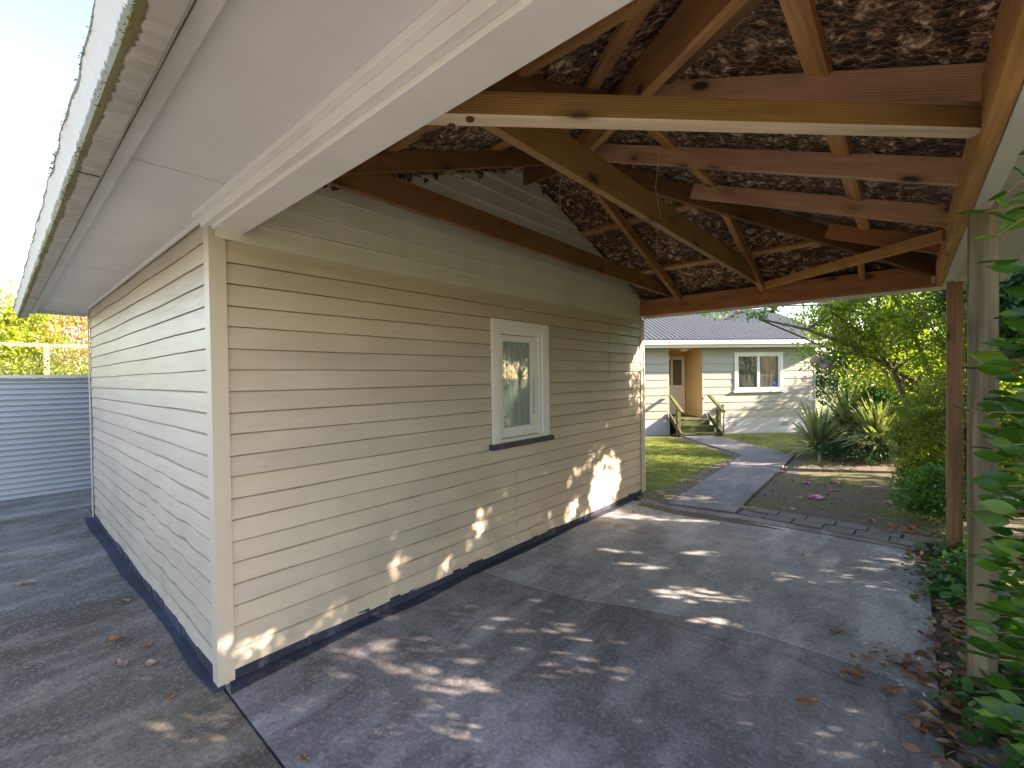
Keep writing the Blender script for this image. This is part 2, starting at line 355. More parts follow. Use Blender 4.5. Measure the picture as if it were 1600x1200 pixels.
def from_np(name, verts, quads, mat, parent=None, smooth=False, **tg):
    me = bpy.data.meshes.new(name); nv = len(verts); nf = len(quads); k_ = quads.shape[1]
    me.vertices.add(nv); me.vertices.foreach_set('co', verts.astype(np.float32).ravel())
    me.loops.add(nf*k_); me.loops.foreach_set('vertex_index', quads.astype(np.int32).ravel())
    me.polygons.add(nf); me.polygons.foreach_set('loop_start', np.arange(0, nf*k_, k_, dtype=np.int32))
    try: me.polygons.foreach_set('loop_total', np.full(nf, k_, dtype=np.int32))
    except Exception: pass
    if smooth: me.polygons.foreach_set('use_smooth', np.ones(nf, dtype=bool))
    me.update(calc_edges=True); me.validate()
    me.materials.append(mat)
    o = bpy.data.objects.new(name, me); COL.objects.link(o)
    if parent is not None:
        o.parent = parent; o.matrix_parent_inverse = Matrix.Translation(-parent.location)
    if tg: tag(o, **tg)
    return o

_st = [(.13, .27), (.32, .47), (.55, .5), (.76, .36), (.91, .15)]
LEAF6 = [(0, 0, 0)]
for _x, _w in _st: LEAF6 += [(_x, _w, .03-_x*.10), (_x, 0, -.055-_x*_x*.10), (_x, -_w, .03-_x*.10)]
LEAF6 += [(1.02, 0, -.15)]; LEAF6 = np.array(LEAF6, float)
LEAFT = [(0, 2, 1), (0, 3, 2)]
for _i in range(4):
    _a = 1+3*_i; LEAFT += [(_a, _a+1, _a+4), (_a, _a+4, _a+3), (_a+1, _a+2, _a+5), (_a+1, _a+5, _a+4)]
LEAFT += [(13, 14, 16), (14, 15, 16)]; LEAFT = np.array(LEAFT)
LEAF4 = np.array([(0, 0, 0), (.45, .5, .06), (1, 0, -.05), (.45, -.5, .06)], float)
def leaves(name, P, D, N, ln, wd, mat, parent=None, seed=0, full=False, **tg):
    """P base points, D directions, N rough normals (numpy), sizes per leaf"""
    n = len(P); D = D/np.linalg.norm(D, axis=1, keepdims=True)
    Y = np.cross(N, D); Y /= np.maximum(np.linalg.norm(Y, axis=1, keepdims=True), 1e-6); Z = np.cross(D, Y)
    T = LEAF6 if full else LEAF4
    ln = np.broadcast_to(ln, (n,))[:, None, None]; wd = np.broadcast_to(wd, (n,))[:, None, None]
    vs = P[:, None, :]+D[:, None, :]*T[None, :, 0:1]*ln+Y[:, None, :]*T[None, :, 1:2]*wd+Z[:, None, :]*T[None, :, 2:3]*ln
    k_ = len(T)
    if full:
        tri = LEAFT
        q = (tri[None]+np.arange(n)[:, None, None]*k_).reshape(-1, 3)
        return from_np(name, vs.reshape(-1, 3), q, mat, parent, smooth=True, **tg)
    tri = np.array([(0, 2, 1), (0, 3, 2)])
    q = (tri[None]+np.arange(n)[:, None, None]*k_).reshape(-1, 3)
    return from_np(name, vs.reshape(-1, 3), q, mat, parent, **tg)
def rdir(rs, n, zb=0.):
    d = rs.normal(size=(n, 3)); d[:, 2] += zb; return d/np.linalg.norm(d, axis=1, keepdims=True)
def clumps(rs, center, rad, nclump, per, cr):
    """points in leaf clumps spread through an ellipsoid's volume (more near its surface)"""
    c = rdir(rs, nclump)*(rs.uniform(.35, 1, (nclump, 1))**.6)*np.array(rad)+np.array(center)
    sz = rs.uniform(.5, 1.3, (nclump, 1))
    P = c[:, None, :]+rs.normal(size=(nclump, per, 3))*cr*sz[:, None, :]*np.array([1, 1, .6])
    return P.reshape(-1, 3), c
SUN_GAPS = [((-.5, 7.4, 0), .75, .8), ((-1.2, 8.8, 0), .7, .8), ((-.1, 6.3, 0), .45, .8), ((1.8, 9.9, .4), .5, .8), ((3.0, 6.6, 1.0), .5, .85), ((0, 3.95, .30), .34, .93), ((0, 3.75, .05), .25, .9), ((0, 3.2, .15), .11, .9), ((1.5, 2.5, 0), .15, .92), ((1.7, 2.2, 0), .09, .95), ((1.0, 2.7, 0), .10, .92), ((.7, 2.9, 0), .09, .9), ((1.3, 3.3, 0), .10, .9), ((1.9, 3.2, 0), .09, .9),
  ((0, 1.88, .38), .12, .93), ((0, 1.75, .2), .06, .95), ((0, 1.5, .15), .09, .93), ((0, 1.45, .38), .05, .95), ((0, 1.07, .27), .07, .95), ((0, .15, .12), .10, .93), ((0, .6, .08), .05, .95), ((0, .05, .3), .05, .95), ((.25, -.19, 0), .12, .93), ((-.35, -.21, 0), .06, .9), ((.7, .8, 0), .06, .9), ((1.2, .6, 0), .07, .9), ((.45, 3.9, 0), .16, .9), ((1.0, 4.2, 0), .13, .85)]
def gapmask(P, rs):  # thins leaves along sun rays to shape sun patches on wall, slab and lawn
    keep = np.ones(len(P), bool); s_ = np.array(SUN)
    for c, r, pr in SUN_GAPS:
        d = P-np.array(c); along = d@s_; dist = np.linalg.norm(d-along[:, None]*s_, axis=1)
        keep &= ~((dist < r) & (rs.rand(len(P)) < pr) & (along > 1.0))
    return keep
def tree(name, base, trunk_pts, crown, rad, nclump, per, cr, lsize, mat, label, cat='tree', bark='bark', r0=.09, seed=1, group=None, nbr=14, zmin=.05, flowers=0):
    rs = np.random.RandomState(seed)
    t = empty(name, base, label, cat, group)
    mb = MB(); tips = []
    for tp in trunk_pts:
        k_ = len(tp); mb.tube(tp, [r0*(1-.75*i/(k_-1)) for i in range(k_)], 9); tips.append(tp)
    P, c = clumps(rs, crown, rad, nclump, per, cr)
    for i in range(min(nbr, nclump)):
        tp = tips[rs.randint(len(tips))]; s0 = V(tp[rs.randint(max(1, len(tp)//2), len(tp))]); e = V(c[i])
        m1 = s0.lerp(e, .5)+V(rs.normal(size=3)*.08*(e-s0).length)
        mb.tube([s0, m1, e], [r0*.32, r0*.2, r0*.06], 5)
    mb.build('trunk', M[bark], t, smooth=True)
    P = P[P[:, 2] > zmin]; P = P[gapmask(P, rs)]; n = len(P)
    D = rdir(rs, n, -.3); N = rdir(rs, n, 1.2)
    s = rs.uniform(.7, 1.3, n)*lsize
    leaves('crown', P, D, N, s, s*.5, mat, t)
    for i in range(flowers):
        p = c[rs.randint(len(c))]+rs.normal(size=3)*cr*.9
        flower(p, .035+rs.rand()*.02, t, rs)
    return t
def flower(p, r, parent, rs, name='blossom'):
    n = 16; a = rs.uniform(0, 6.28, n); el = rs.uniform(-.2, 1.2, n)
    D = np.stack([np.cos(a)*np.cos(el), np.sin(a)*np.cos(el), np.sin(el)], 1)
    return leaves(name, np.repeat(np.array([p], float), n, 0), D, rdir(rs, n, 1), r, r*.8, L['pink'], parent, full=True)

# ------------------------------------------------------------------ ground and paving
E_ = 400
MB().add([(-E_, -E_, -.09), (E_, -E_, -.09), (E_, E_, -.09), (-E_, E_, -.09)], [(0, 1, 2, 3)]).build('ground', M['lawn'], kind='structure')
def sheet(name, poly, z, mat, th=.12, **k_):
    return MB().prism(poly, z-th, z).build(name, M[mat], kind='structure', **k_)
sheet('asphalt_yard', [(-5.15, -.0), (-5.15, -1.1), (-1.93, -1.1), (-1.6, -.0)], -.004, 'asph2', .08)
sheet('driveway_asphalt', [(-1.6, -.0), (-1.93, -1.1), (4.2, -1.1), (4.2, -.012), (.0, -.012)], 0, 'asphalt')
sheet('fence_side_paving', [(-6.6, 6), (-6.6, -1.1), (-5.16, -1.1), (-5.16, 6)], .002, 'conc', .08)
sheet('concrete_apron', [(-6.6, -1.11), (-6.6, -9), (9, -9), (9, -1.11)], -.002, 'conc', .08)
sheet('yard_left', [(-5.15, .01), (-4.6, .01), (-4.6, 6), (-5.15, 6)], -.006, 'asph2', .08)
J = [(-.1, 1.83), (.5, 1.86), (.908, 1.93), (1.294, 2.08), (1.674, 2.2), (2.038, 2.27), (2.357, 2.27), (2.629, 2.24), (2.79, 2.2)]
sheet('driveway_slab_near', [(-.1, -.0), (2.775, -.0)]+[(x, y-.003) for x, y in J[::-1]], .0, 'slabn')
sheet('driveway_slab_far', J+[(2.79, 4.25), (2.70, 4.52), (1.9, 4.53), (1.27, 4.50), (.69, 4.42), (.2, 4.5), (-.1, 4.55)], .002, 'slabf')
sheet('slab_joint', [(-.1, 1.7), (2.79, 1.9), (2.79, 2.5), (-.1, 2.3)], -.02, 'joint', .05)
sheet('slab_kerb', [(.12, 4.50), (.69, 4.42), (1.27, 4.50), (1.9, 4.53), (2.70, 4.52), (2.82, 4.60), (2.8, 4.68), (1.22, 4.66), (.5, 4.55), (.14, 4.68)], .012, 'conc')
sheet('damp_strip', [(.2, 4.36), (.7, 4.27), (1.25, 4.36), (1.75, 4.43), (1.27, 4.485), (.69, 4.405), (.2, 4.47)], .006, 'soil', .01)
sheet('garden_path', [(.48, 4.60), (1.20, 4.715), (1.12, 7.0), (1.03, 9.3), (-.2, 10.5), (-1.1, 11.35), (-1.62, 10.75), (-.6, 9.62), (.27, 8.73), (.38, 6.8)], .02, 'path')
sheet('garden_bed', [(1.21, 4.6), (4.2, 4.6), (4.2, 13), (1.9, 12), (1.05, 9.5), (1.14, 7)], -.01, 'soil', .05)
sheet('side_bed', [(2.785, -1.0), (6, -1.0), (6, 4.62), (2.785, 4.62)], -.012, 'soil', .05)
sheet('house_border', [(-3.4, 9.7), (-2.6, 10.4), (.9, 14.0), (.5, 14.4), (-3.2, 10.7)], -.05, 'soil', .03)
# lawn surfaces at path level
sheet('lawn_left', [(-9, 4.95), (.06, 4.95), (.16, 5.2), (.22, 6.8), (.12, 8.66), (-.7, 9.5), (-1.66, 10.5), (-2.0, 10.75), (-3.3, 9.5), (-9, 4.2)], -.012, 'lawn', .07)
sheet('lawn_edge_soil', [(.0, 4.7), (.47, 4.6), (.37, 6.8), (.26, 8.72), (-.6, 9.6), (-1.6, 10.72), (-1.8, 10.6), (-.7, 9.4), (.05, 8.5), (.1, 6.5), (-.3, 4.9)], -.008, 'soil', .06)
sheet('lawn_right', [(1.06, 9.4), (2.2, 11.5), (2.6, 14.6), (.75, 13.95), (-1.05, 11.5), (-.1, 10.6)], -.02, 'lawn', .06)
sheet('bitumen_sealer', [(-.02, .04), (.13, .0), (.11, .3), (.085, .8), (.12, 1.2), (.08, 1.7), (.10, 2.4), (.07, 3.2), (.10, 4.0), (.06, 4.6), (-.02, 4.9)], .0065, 'tar', .005)
sheet('bitumen_sealer_side', [(.06, -.01), (.05, -.055), (-.3, -.075), (-.8, -.06), (-1.5, -.07), (-2.2, -.10), (-3.2, -.09), (-3.9, -.11), (-4.5, -.09), (-4.5, .02), (.0, .02)], .0045, 'tar', .004)

def grass(name, polyf, n, bounds, z, h, seed):
    rs = np.random.RandomState(seed); P = np.stack([rs.uniform(bounds[0], bounds[1], n), rs.uniform(bounds[2], bounds[3], n), np.full(n, z)], 1)
    P = P[[polyf(p[0], p[1], p[2]) for p in P]]; n = len(P)
    D = rdir(rs, n)*np.array([1, 1, .3]); D[:, 2] = np.abs(D[:, 2])+.6
    hh = rs.uniform(.5, 1.3, n)*h
    return leaves(name, P, D, rdir(rs, n), hh, np.full(n, .007), L['grass'], label='short mown green grass beside the garden path', cat='grass', kind='stuff')
rg = random.Random(3)
grass('grass', lambda x, y, z: (x < .12+rg.gauss(0, .05) - max(0, (y-8.6))*1.0 and y > 5.0+.1*rg.random() and y < 10.4+x*.95+2) and y < 13.3+x and not (x < -4), 90000, (-3.0, .25, 4.98, 11.0), -.012, .032, 5)
grass('grass', lambda x, y, z: (y > 10.45-x*.95+.1*rg.random()) and (x < 1.0+(y-9.4)*.55) and y < 12.95+x*1.03, 40000, (-1.1, 2.4, 9.4, 14.6), -.02, .032, 6)
grass('grass', lambda x, y, z: math.sin(x*4.1+y*1.7)+math.sin(y*3.3-x*2.)+rg.gauss(0, .6) > 1.25, 26000, (1.25, 3.2, 5.2, 9.2), -.01, .016, 8)

# edging bricks between slab and garden bed
brm = M['brick']
ordn = ['first', 'second', 'third', 'fourth', 'fifth', 'sixth']
for r in range(2):
    for i in range(6):
        x0 = 1.235+i*.262+(.09 if r else 0); y0 = 4.70+r*.215-.018*i
        b = MB().box((0, 0, -.05), (.25, .2, 0)).build('edging_brick', brm, None, .006)
        b.location = (x0, y0, .016+rnd.uniform(-.006, .008)+(.014 if (r, i) == (0, 2) else 0)); b.rotation_euler = (rnd.uniform(-.03, .03), rnd.uniform(-.03, .03), rnd.uniform(-.03, .03)-.05)
        tag(b, 'worn grey edging brick, %s from the path in the row %s' % (ordn[i], 'by the slab kerb' if r == 0 else 'by the garden soil'), 'brick', 'edging bricks between slab and garden bed')
for i, (x, y) in enumerate([(2.83, 1.55), (2.84, 1.05)]):
    b = MB().box((0, 0, -.05), (.36, .46, 0)).build('concrete_paver', M['conc'], None, .006); b.location = (x, y, .004); b.rotation_euler = (0, .01, .02)
    tag(b, ['grey concrete paver beside slab edge nearest the near post', 'grey concrete paver beside slab edge at bottom right corner'][i], 'paver', 'concrete pavers along the slab edge')

# ------------------------------------------------------------------ weatherboard walls
EXP = 2.30/20.5
def boards(mb, o, u, nrm, length, z0, ztop, exp=EXP, step=.08, lip=.016, holes=(), dent=None, zref=0., lap_shade=False):
    """lapped boards on a wall from o along u, outward normal nrm; ztop(s) gives the wall's top; holes (s0,s1,z0,z1)"""
    cuts = {0., length}
    for h in holes: cuts |= {h[0], h[1]}
    n = max(1, int(length/step))
    ss = sorted(cuts | {length*i/n for i in range(n+1)})
    ss = [s for i, s in enumerate(ss) if i == 0 or s-ss[i-1] > 1e-4]
    o = V(o); u = V(u); nrm = V(nrm); cache = {}
    def vert(s, z, off):
        dz = dn = 0
        if dent: dn, dz = dent(s, z)
        key = (round(s, 4), round(z, 4), round(off, 4))
        if key not in cache:
            p = o+u*s+nrm*(off+dn); cache[key] = len(mb.v); mb.v.append((p.x, p.y, z+dz))
        return cache[key]
    zmax = max(ztop(s) for s in ss); k0 = int(math.floor((z0-zref)/exp)); k1 = int(math.ceil((zmax-zref)/exp))
    for a, b in zip(ss[:-1], ss[1:]):
        mid = (a+b)/2; ivs = [(z0, None)]
        for h in holes:
            if h[0]-1e-6 < mid < h[1]+1e-6: ivs = [(z0, h[2]), (h[3], None)]
        for k_ in range(k0, k1):
            zb = zref+k_*exp; zt = zb+exp
            for lo_, hi_ in ivs:
                ta = min(zt, ztop(a) if hi_ is None else hi_); tb = min(zt, ztop(b) if hi_ is None else hi_); bb = max(zb, lo_)
                if ta <= bb+1e-4 and tb <= bb+1e-4: continue
                ta = max(ta, bb+1e-4); tb = max(tb, bb+1e-4)
                f = lambda z: .004+lip*(1-(z-zb)/exp)
                g_ = .0055 if (abs(ta-zt) < 1e-6 and abs(tb-zt) < 1e-6 and ta-bb > .02) else 0
                i0, i1, i2, i3 = vert(a, bb, f(bb)), vert(b, bb, f(bb)), vert(b, tb-g_, f(tb)), vert(a, ta-g_, f(ta))
                d_ = lap_shade*(.003+.0115*min(1, max(0, (1.62-zt)/1.45)))*(1+.25*math.sin(a*3+zt*40)) if lap_shade and g_ and zt < 1.62 else 0  # strip below each lap painted dark for its shadow, wider lower down
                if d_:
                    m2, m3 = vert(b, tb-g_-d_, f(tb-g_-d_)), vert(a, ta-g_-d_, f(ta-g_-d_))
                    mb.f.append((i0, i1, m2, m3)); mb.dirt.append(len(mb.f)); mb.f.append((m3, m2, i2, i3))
                else: mb.f.append((i0, i1, i2, i3))
                if g_:
                    k2, k3 = vert(b, tb-g_+1e-4, -.012), vert(a, ta-g_+1e-4, -.012); l2, l3 = vert(b, tb+.0002, -.0121), vert(a, ta+.0002, -.0121)
                    mb.f.append((i3, i2, k2, k3)); mb.f.append((k3, k2, l2, l3))
                if bb == zb:
                    j0, j1 = vert(a, bb-.0003, -.012), vert(b, bb-.0003, -.012)
                    mb.f.append((j0, j1, i1, i0))
    return mb

RY = 2.485; KS = .37; KE = .38; ZU = 2.47      # ridge line, slopes, rafter underside at the plates
def zfar(y): return ZU+KS*(4.87-y)
def znear(y): return ZU+KS*(y-.1)
def zend(x): return ZU+KE*(2.87-x)
def zroof(y): return min(zfar(y), znear(y))+.135

G = empty('garage', (-2.2, 2.45, 0), 'cream weatherboard garage with white window and mossy gutter, carport joined to its right', 'garage')
def dentA(s, z):
    d = .004*math.sin(s*3.1+z*5)*math.sin(z*7.3+s) + .0025*math.sin(s*9.7+z*17)
    return d, .0022*math.sin(s*2.3+z*31)
def dentB(s, z):
    g = math.exp(-((z-.55)/.38)**2)
    g *= max(0, math.sin(s*1.5-.3))**.7
    d = .003*math.sin(s*4+z*6)+g*(.008*math.sin(s*7.3+z*9)+.006*math.sin(s*17+z*11))
    return d, g*.008*math.sin(s*9.3+z*5)+.0015*math.sin(s*3+z*40)
ZR = 2.30 - 20*EXP - .0
GZ = ZR-EXP+21*EXP
mb = boards(MB(), (0, 0, 0), (0, 1, 0), (1, 0, 0), 4.9, .05, lambda s: GZ, holes=[(2.11, 2.72, .99, 1.985)], dent=dentA, zref=ZR-EXP, lap_shade=.75)
for y, za, zb in ((2.335, .06, .97), (2.22, 2.1, 2.6), (4.05, 1.5, 2.45)):
    for q in range(int((zb-za)/EXP)):
        mb.box((.0, y, za+q*EXP), (.0165, y+.0025, za+q*EXP+.09))
mb.build('side_wall', M['clad'], G, smooth=True, label='weatherboard wall under the carport, with the white window')
mb = boards(MB(), (.014, 0, 0), (0, 1, 0), (1, 0, 0), 4.9, GZ-.004, lambda s: zroof(s)-.02, dent=dentA, zref=GZ-.004, exp=.122)
mb.build('gable_cladding', M['gable'], G, smooth=True, label='paler gable boarding in the roof space')
mb = boards(MB(), (0, 0, 0), (-1, 0, 0), (0, -1, 0), 4.42, .05, lambda s: 2.415, dent=dentB, zref=ZR-EXP, step=.045, lip=.009, lap_shade=1.5)
mb.build('front_wall', M['clad'], G, smooth=True, label='shaded weatherboard wall with wavy dented lower boards, under the eave')
mb = boards(MB(), (-4.42, 4.9, 0), (1, 0, 0), (0, 1, 0), 4.42, .05, lambda s: 2.415, zref=ZR-EXP, step=.5)
mb.build('rear_wall', M['clad'], G)
mb = boards(MB(), (-4.42, 0, 0), (0, 1, 0), (-1, 0, 0), 4.9, .05, lambda s: 2.415, zref=ZR-EXP, step=.5)
mb.build('end_wall', M['clad'], G)
mb = MB().box((-4.40, .02, -.02), (-.02, .03, 2.4)).box((-.03, .03, -.02), (-.02, 4.87, .99)).box((-4.40, 4.87, -.02), (-.02, 4.88, 2.4)).box((-4.41, .03, -.02), (-4.40, 4.87, 2.4))
mb.box((-.03, .03, .99), (-.02, 2.10, 2.6)).box((-.03, 2.73, .99), (-.02, 4.87, 2.6)).box((-.03, 2.10, 1.99), (-.02, 2.73, 2.6))
mb.build('inner_lining', M['dark'], G)
# base strip of tarred concrete
mb = MB()
for i in range(60):
    a = i*4.86/60; b = (i+1)*4.86/60; mb.box((-.01, a+.03, -.02), (.012+.012*rnd.random(), b+.03, .052+.02*rnd.random()))
for i in range(50):
    a = -i*4.4/50; b = -(i+1)*4.4/50; mb.box((a-.01, -.010-.01*rnd.random(), -.02), (b-.01, .01, .055+.012*rnd.random()))
mb.build('base_strip', M['tar'], G)
MB().add([(-.055, -.026, 0), (.026, -.026, 0), (.026, .052, 0), (.0185, .052, 0), (.0185, -.0185, 0), (-.055, -.0185, 0)]+[(-.055, -.026, 2.352), (.026, -.026, 2.352), (.026, .052, 2.352), (.0185, .052, 2.352), (.0185, -.0185, 2.352), (-.055, -.0185, 2.352)],
  [(0, 5, 4, 1), (1, 4, 3, 2), (6, 7, 10, 11), (7, 8, 9, 10)]+[(i, (i+1) % 6, 6+(i+1) % 6, 6+i) for i in range(6)]).build('corner_trim', M['trim'], G)
MB().box((-4.445, -.026, .02), (-4.37, -.0185, 2.40)).build('corner_trim', M['trim'], G, .002)
MB().box((.0185, 4.862, .02), (.026, 4.93, 2.30)).build('corner_trim', M['trim'], G, .002)

# window on the side wall
W = MB(); 
W.box((.018, 2.02, 1.0), (.042, 2.112, 2.07)).box((.018, 2.712, 1.0), (.042, 2.815, 2.07)).box((.018, 2.112, 1.975), (.0415, 2.712, 2.07))
win = W.build('window', M['white'], G, .003, label='white framed casement window with a dark grey sill')
def sub(mbx, name, mat, parent, bevel=0, **tg):
    o = mbx.build(name, mat, None, bevel, **tg); o.parent = parent
    par = parent.parent
    if par is not None: o.matrix_parent_inverse = Matrix.Translation(-par.location) if False else Matrix.Identity(4)
    return o
sub(MB().box((-.05, 2.112, .99), (.030, 2.145, 1.975)).box((-.05, 2.672, .99), (.030, 2.712, 1.975)).box((-.05, 2.145, 1.945), (.030, 2.672, 1.975)).box((-.05, 2.145, .99), (.030, 2.672, 1.03)), 'frame', M['white'], win, .002)
sub(MB().box((-.03, 2.150, 1.035), (.012, 2.182, 1.94)).box((-.03, 2.572, 1.035), (.012, 2.667, 1.94)).box((-.03, 2.182, 1.885), (.012, 2.572, 1.94)).box((-.03, 2.182, 1.035), (.012, 2.572, 1.125)), 'sash', M['white'], win, .003)
sub(MB().box((-.012, 2.180, 1.12), (-.008, 2.575, 1.89)), 'glass', M['glass'], win)
sub(MB().box((.012, 2.60, 1.22), (.022, 2.606, 1.56)), 'stay', M['steel'], win)
mbc = MB()
n = 60
for i in range(n):
    y0 = 2.27+i*.39/n; y1 = 2.27+(i+1)*.39/n; f = lambda y: -.032+.012*math.sin(y*70)+.006*math.sin(y*151)
    mbc.add([(f(y0), y0, 1.0), (f(y1), y1, 1.0), (f(y1), y1, 1.95), (f(y0), y0, 1.95)], [(0, 1, 2, 3)])
sub(mbc, 'curtain', M['curtain'], win)

sub(MB().box((-.060, 2.16, 1.22), (-.055, 2.30, 1.94)), 'glare_panel', M['glare_panel'], win)  # pale panel painting the bright light seen in the pane's left part
sub(MB().box((.018, 1.985, .955), (.075, 2.845, .998)), 'sill', M['sill'], win, .003)

# eaves
XL, XR = -4.98, 3.30
mb = MB().box((XL, -.408, 2.42), (XR, .0, 2.432)).box((2.97, .0, 2.42), (XR, 5.28, 2.432)).box((XL, 4.92, 2.42), (2.97, 5.28, 2.432)).box((XL, .0, 2.42), (-4.42, 4.92, 2.432))
mb.build('soffit', M['soffit'], G)
for x in (-4.2, -1.89, .45, 2.7): MB().box((x, -.405, 2.4165), (x+.005, -.076, 2.4195)).build('soffit_joint', M['fascia'], G)
for y in (1.9, 4.3): MB().box((2.985, y, 2.412), (3.27, y+.03, 2.4195)).build('soffit_joint', M['white'], G)
mb = MB().box((XL, -.450, 2.375), (XR, -.409, 2.54))
mb.box((XR, -.45, 2.385), (XR+.024, 5.31, 2.54)).box((XL, 5.281, 2.385), (XR, 5.305, 2.54)).box((XL-.024, -.45, 2.385), (XL, 5.305, 2.54))
mb.build('fascia', M['fascia'], G)
sub_m = MB().box((-4.42, -.030, 2.395), (-.03, -.018, 2.4195)); sub_m.build('eave_moulding', M['white'], G)
# gutter
prof = [(-.462, 2.42), (-.465, 2.345), (-.475, 2.333), (-.525, 2.330), (-.545, 2.338), (-.556, 2.375), (-.572, 2.415), (-.580, 2.432), (-.574, 2.438), (-.566, 2.430), (-.552, 2.40), (-.535, 2.345), (-.48, 2.345), (-.468, 2.42)]
mb = MB(); N_ = 170; vs = []
for i in range(N_+1):
    x = -5.06+(XR+.1+5.06)*i/N_; wob = .0025*math.sin(x*9)+.002*math.sin(x*23); vs += [(x, y+(wob if z > 2.4 else 0), z+wob*.6) for y, z in prof]
k_ = len(prof); fs = []
for i in range(N_):
    for j in range(k_):
        fs.append((i*k_+j, i*k_+(j+1) % k_, (i+1)*k_+(j+1) % k_, (i+1)*k_+j))
fs.append(tuple(range(k_))); fs.append(tuple(N_*k_+j for j in range(k_))[::-1])
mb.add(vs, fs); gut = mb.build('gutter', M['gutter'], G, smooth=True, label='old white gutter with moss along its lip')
for x in (-3.2, .42): MB().box((x, -.54, 2.3265), (x+.003, -.475, 2.3295)).build('gutter_joint', M['black'], G)
# moss tufts on the gutter
rs = np.random.RandomState(2); n = 5200; xs = rs.uniform(-5, 3, n); top = rs.rand(n) < .35
P = np.stack([xs, np.where(top, -.580+rs.normal(0, .003, n), -.543+rs.normal(0, .004, n)), np.where(top, 2.430+rs.normal(0, .005, n), 2.340+rs.normal(0, .007, n))], 1)
keep = (np.sin(xs*5)+np.sin(xs*13.7)+rs.normal(0, .8, n)) > -.3; P = P[keep]; n = len(P)
leaves('moss', P, rdir(rs, n)*[1, 1, 1]+[0, -.8, -.5], rdir(rs, n), rs.uniform(.004, .012, n), .004, m_leaf('moss_tuft', [(.12, .11, .03), (.20, .17, .05), (.08, .09, .02)], .1, .9), G)

# roof iron: corrugated, over garage and carport alike
def corr(name, cols, mat, parent, amp=.009, **tg):
    """cols: list of (low point, high point) strips edge lines"""
    mb = MB(); 
    for i, (a, b) in enumerate(cols): mb.v += [tuple(a), tuple(b)]
    for i in range(len(cols)-1): mb.f.append((2*i, 2*i+2, 2*i+3, 2*i+1))
    o = mb.build(name, mat, parent, smooth=False, **tg)
    o.data.polygons.foreach_set('use_smooth', [True]*len(o.data.polygons)); return o
OFF = .205
def apexx(): return 2.87-(znear(RY)-ZU)/KE
AX = apexx()
cols_n = []; cols_f = []; cols_e = []
x = XL-.05
while x <= XR+.06:
    w_ = .010*math.sin(x*2*math.pi/.076)
    t_ = (x-AX)/(XR+.05-AX); yn = RY if x < AX else RY+(-.56-RY)*t_; yf = RY if x < AX else RY+(5.40-RY)*t_
    cols_n.append(((x, -.56, znear(-.56)+OFF+w_), (x, yn, znear(yn)+OFF+w_)))
    cols_f.append(((x, 5.40, zfar(5.40)+OFF+w_), (x, yf, zfar(yf)+OFF+w_))); x += .019
y = -.56
while y <= 5.40:
    w_ = .010*math.sin(y*2*math.pi/.076)
    t_ = abs(y-RY)/(RY+.56 if y < RY else 5.40-RY); xe = AX+(XR+.05-AX)*t_
    cols_e.append(((XR+.05, y, zend(XR+.05)+OFF+w_), (xe, y, zend(xe)+OFF+w_))); y += .019
rf = MB().build('roof', None, G) if False else None
corr('roof_sheet', cols_n, M['roofiron'], G); corr('roof_sheet', cols_f, M['roofiron'], G); corr('roof_sheet', cols_e, M['roofiron'], G)
MB().tube([(XL, RY, znear(RY)+OFF+.02), (AX, RY, znear(RY)+OFF+.02)], .04, 8).build('ridge_cap', M['roofiron'], G)

for ya in (-.56, 5.40):
    MB().tube([(AX, RY, znear(RY)+OFF+.01), (XR+.05, ya, znear(-.56)+OFF+.01)], .05, 8).build('hip_cap', M['roofiron'], G)
# ------------------------------------------------------------------ carport
C = empty('carport', (1.45, 2.45, 0), 'open timber hip-roofed carport with exposed rafters, standing on two posts', 'carport')
# front lintel (white boxed)
beam('front_beam', (1.44, .062, 2.335), (1.44-1.43*0+1.52, .062, 2.335), .1, .1, M['white'], C) if False else None
MB().box((.0265, -.012, 2.335), (2.97, .128, 2.545)).build('front_beam', M['white'], C, .003, label='white painted beam across the carport opening')
MB().box((-.03, -.045, 2.352), (2.98, -.013, 2.405)).box((-.045, -.075, 2.395), (2.98, -.0455, 2.4195)).build('front_beam_moulding', M['white'], C, .003)
# far and right plates
beam('wall_plate', (.03, 4.895, 2.345), (2.865, 4.895, 2.345), .09, .20, M['woodplate'], C)
beam('wall_plate', (2.885, .13, 2.345), (2.885, 4.95, 2.345), .05, .20, M['woodorange'], C)
MB().box((.03, 4.942, 2.315), (2.99, 4.965, 2.50)).build('rear_fascia', M['white'], C, .002)
MB().box((2.912, .0, 2.338), (2.972, 5.0, 2.4195)).build('side_fascia', M['white'], C, .002)
MB().box((2.9725, .0, 2.405), (2.985, 4.95, 2.4195)).build('side_moulding', M['green'], C)
MB().box((.0265, 4.93, .04), (.040, 4.945, 2.31)).build('end_bead', M['white'], C)
mbn = MB().box((2.835, 4.838, 2.37), (2.858, 4.8485, 2.53))
for i in range(4):
    for j in range(8): mbn.box((2.837+i*.006, 4.835, 2.378+j*.019), (2.839+i*.006, 4.838, 2.384+j*.019))
mbn.build('nail_plate', M['steel'], C)
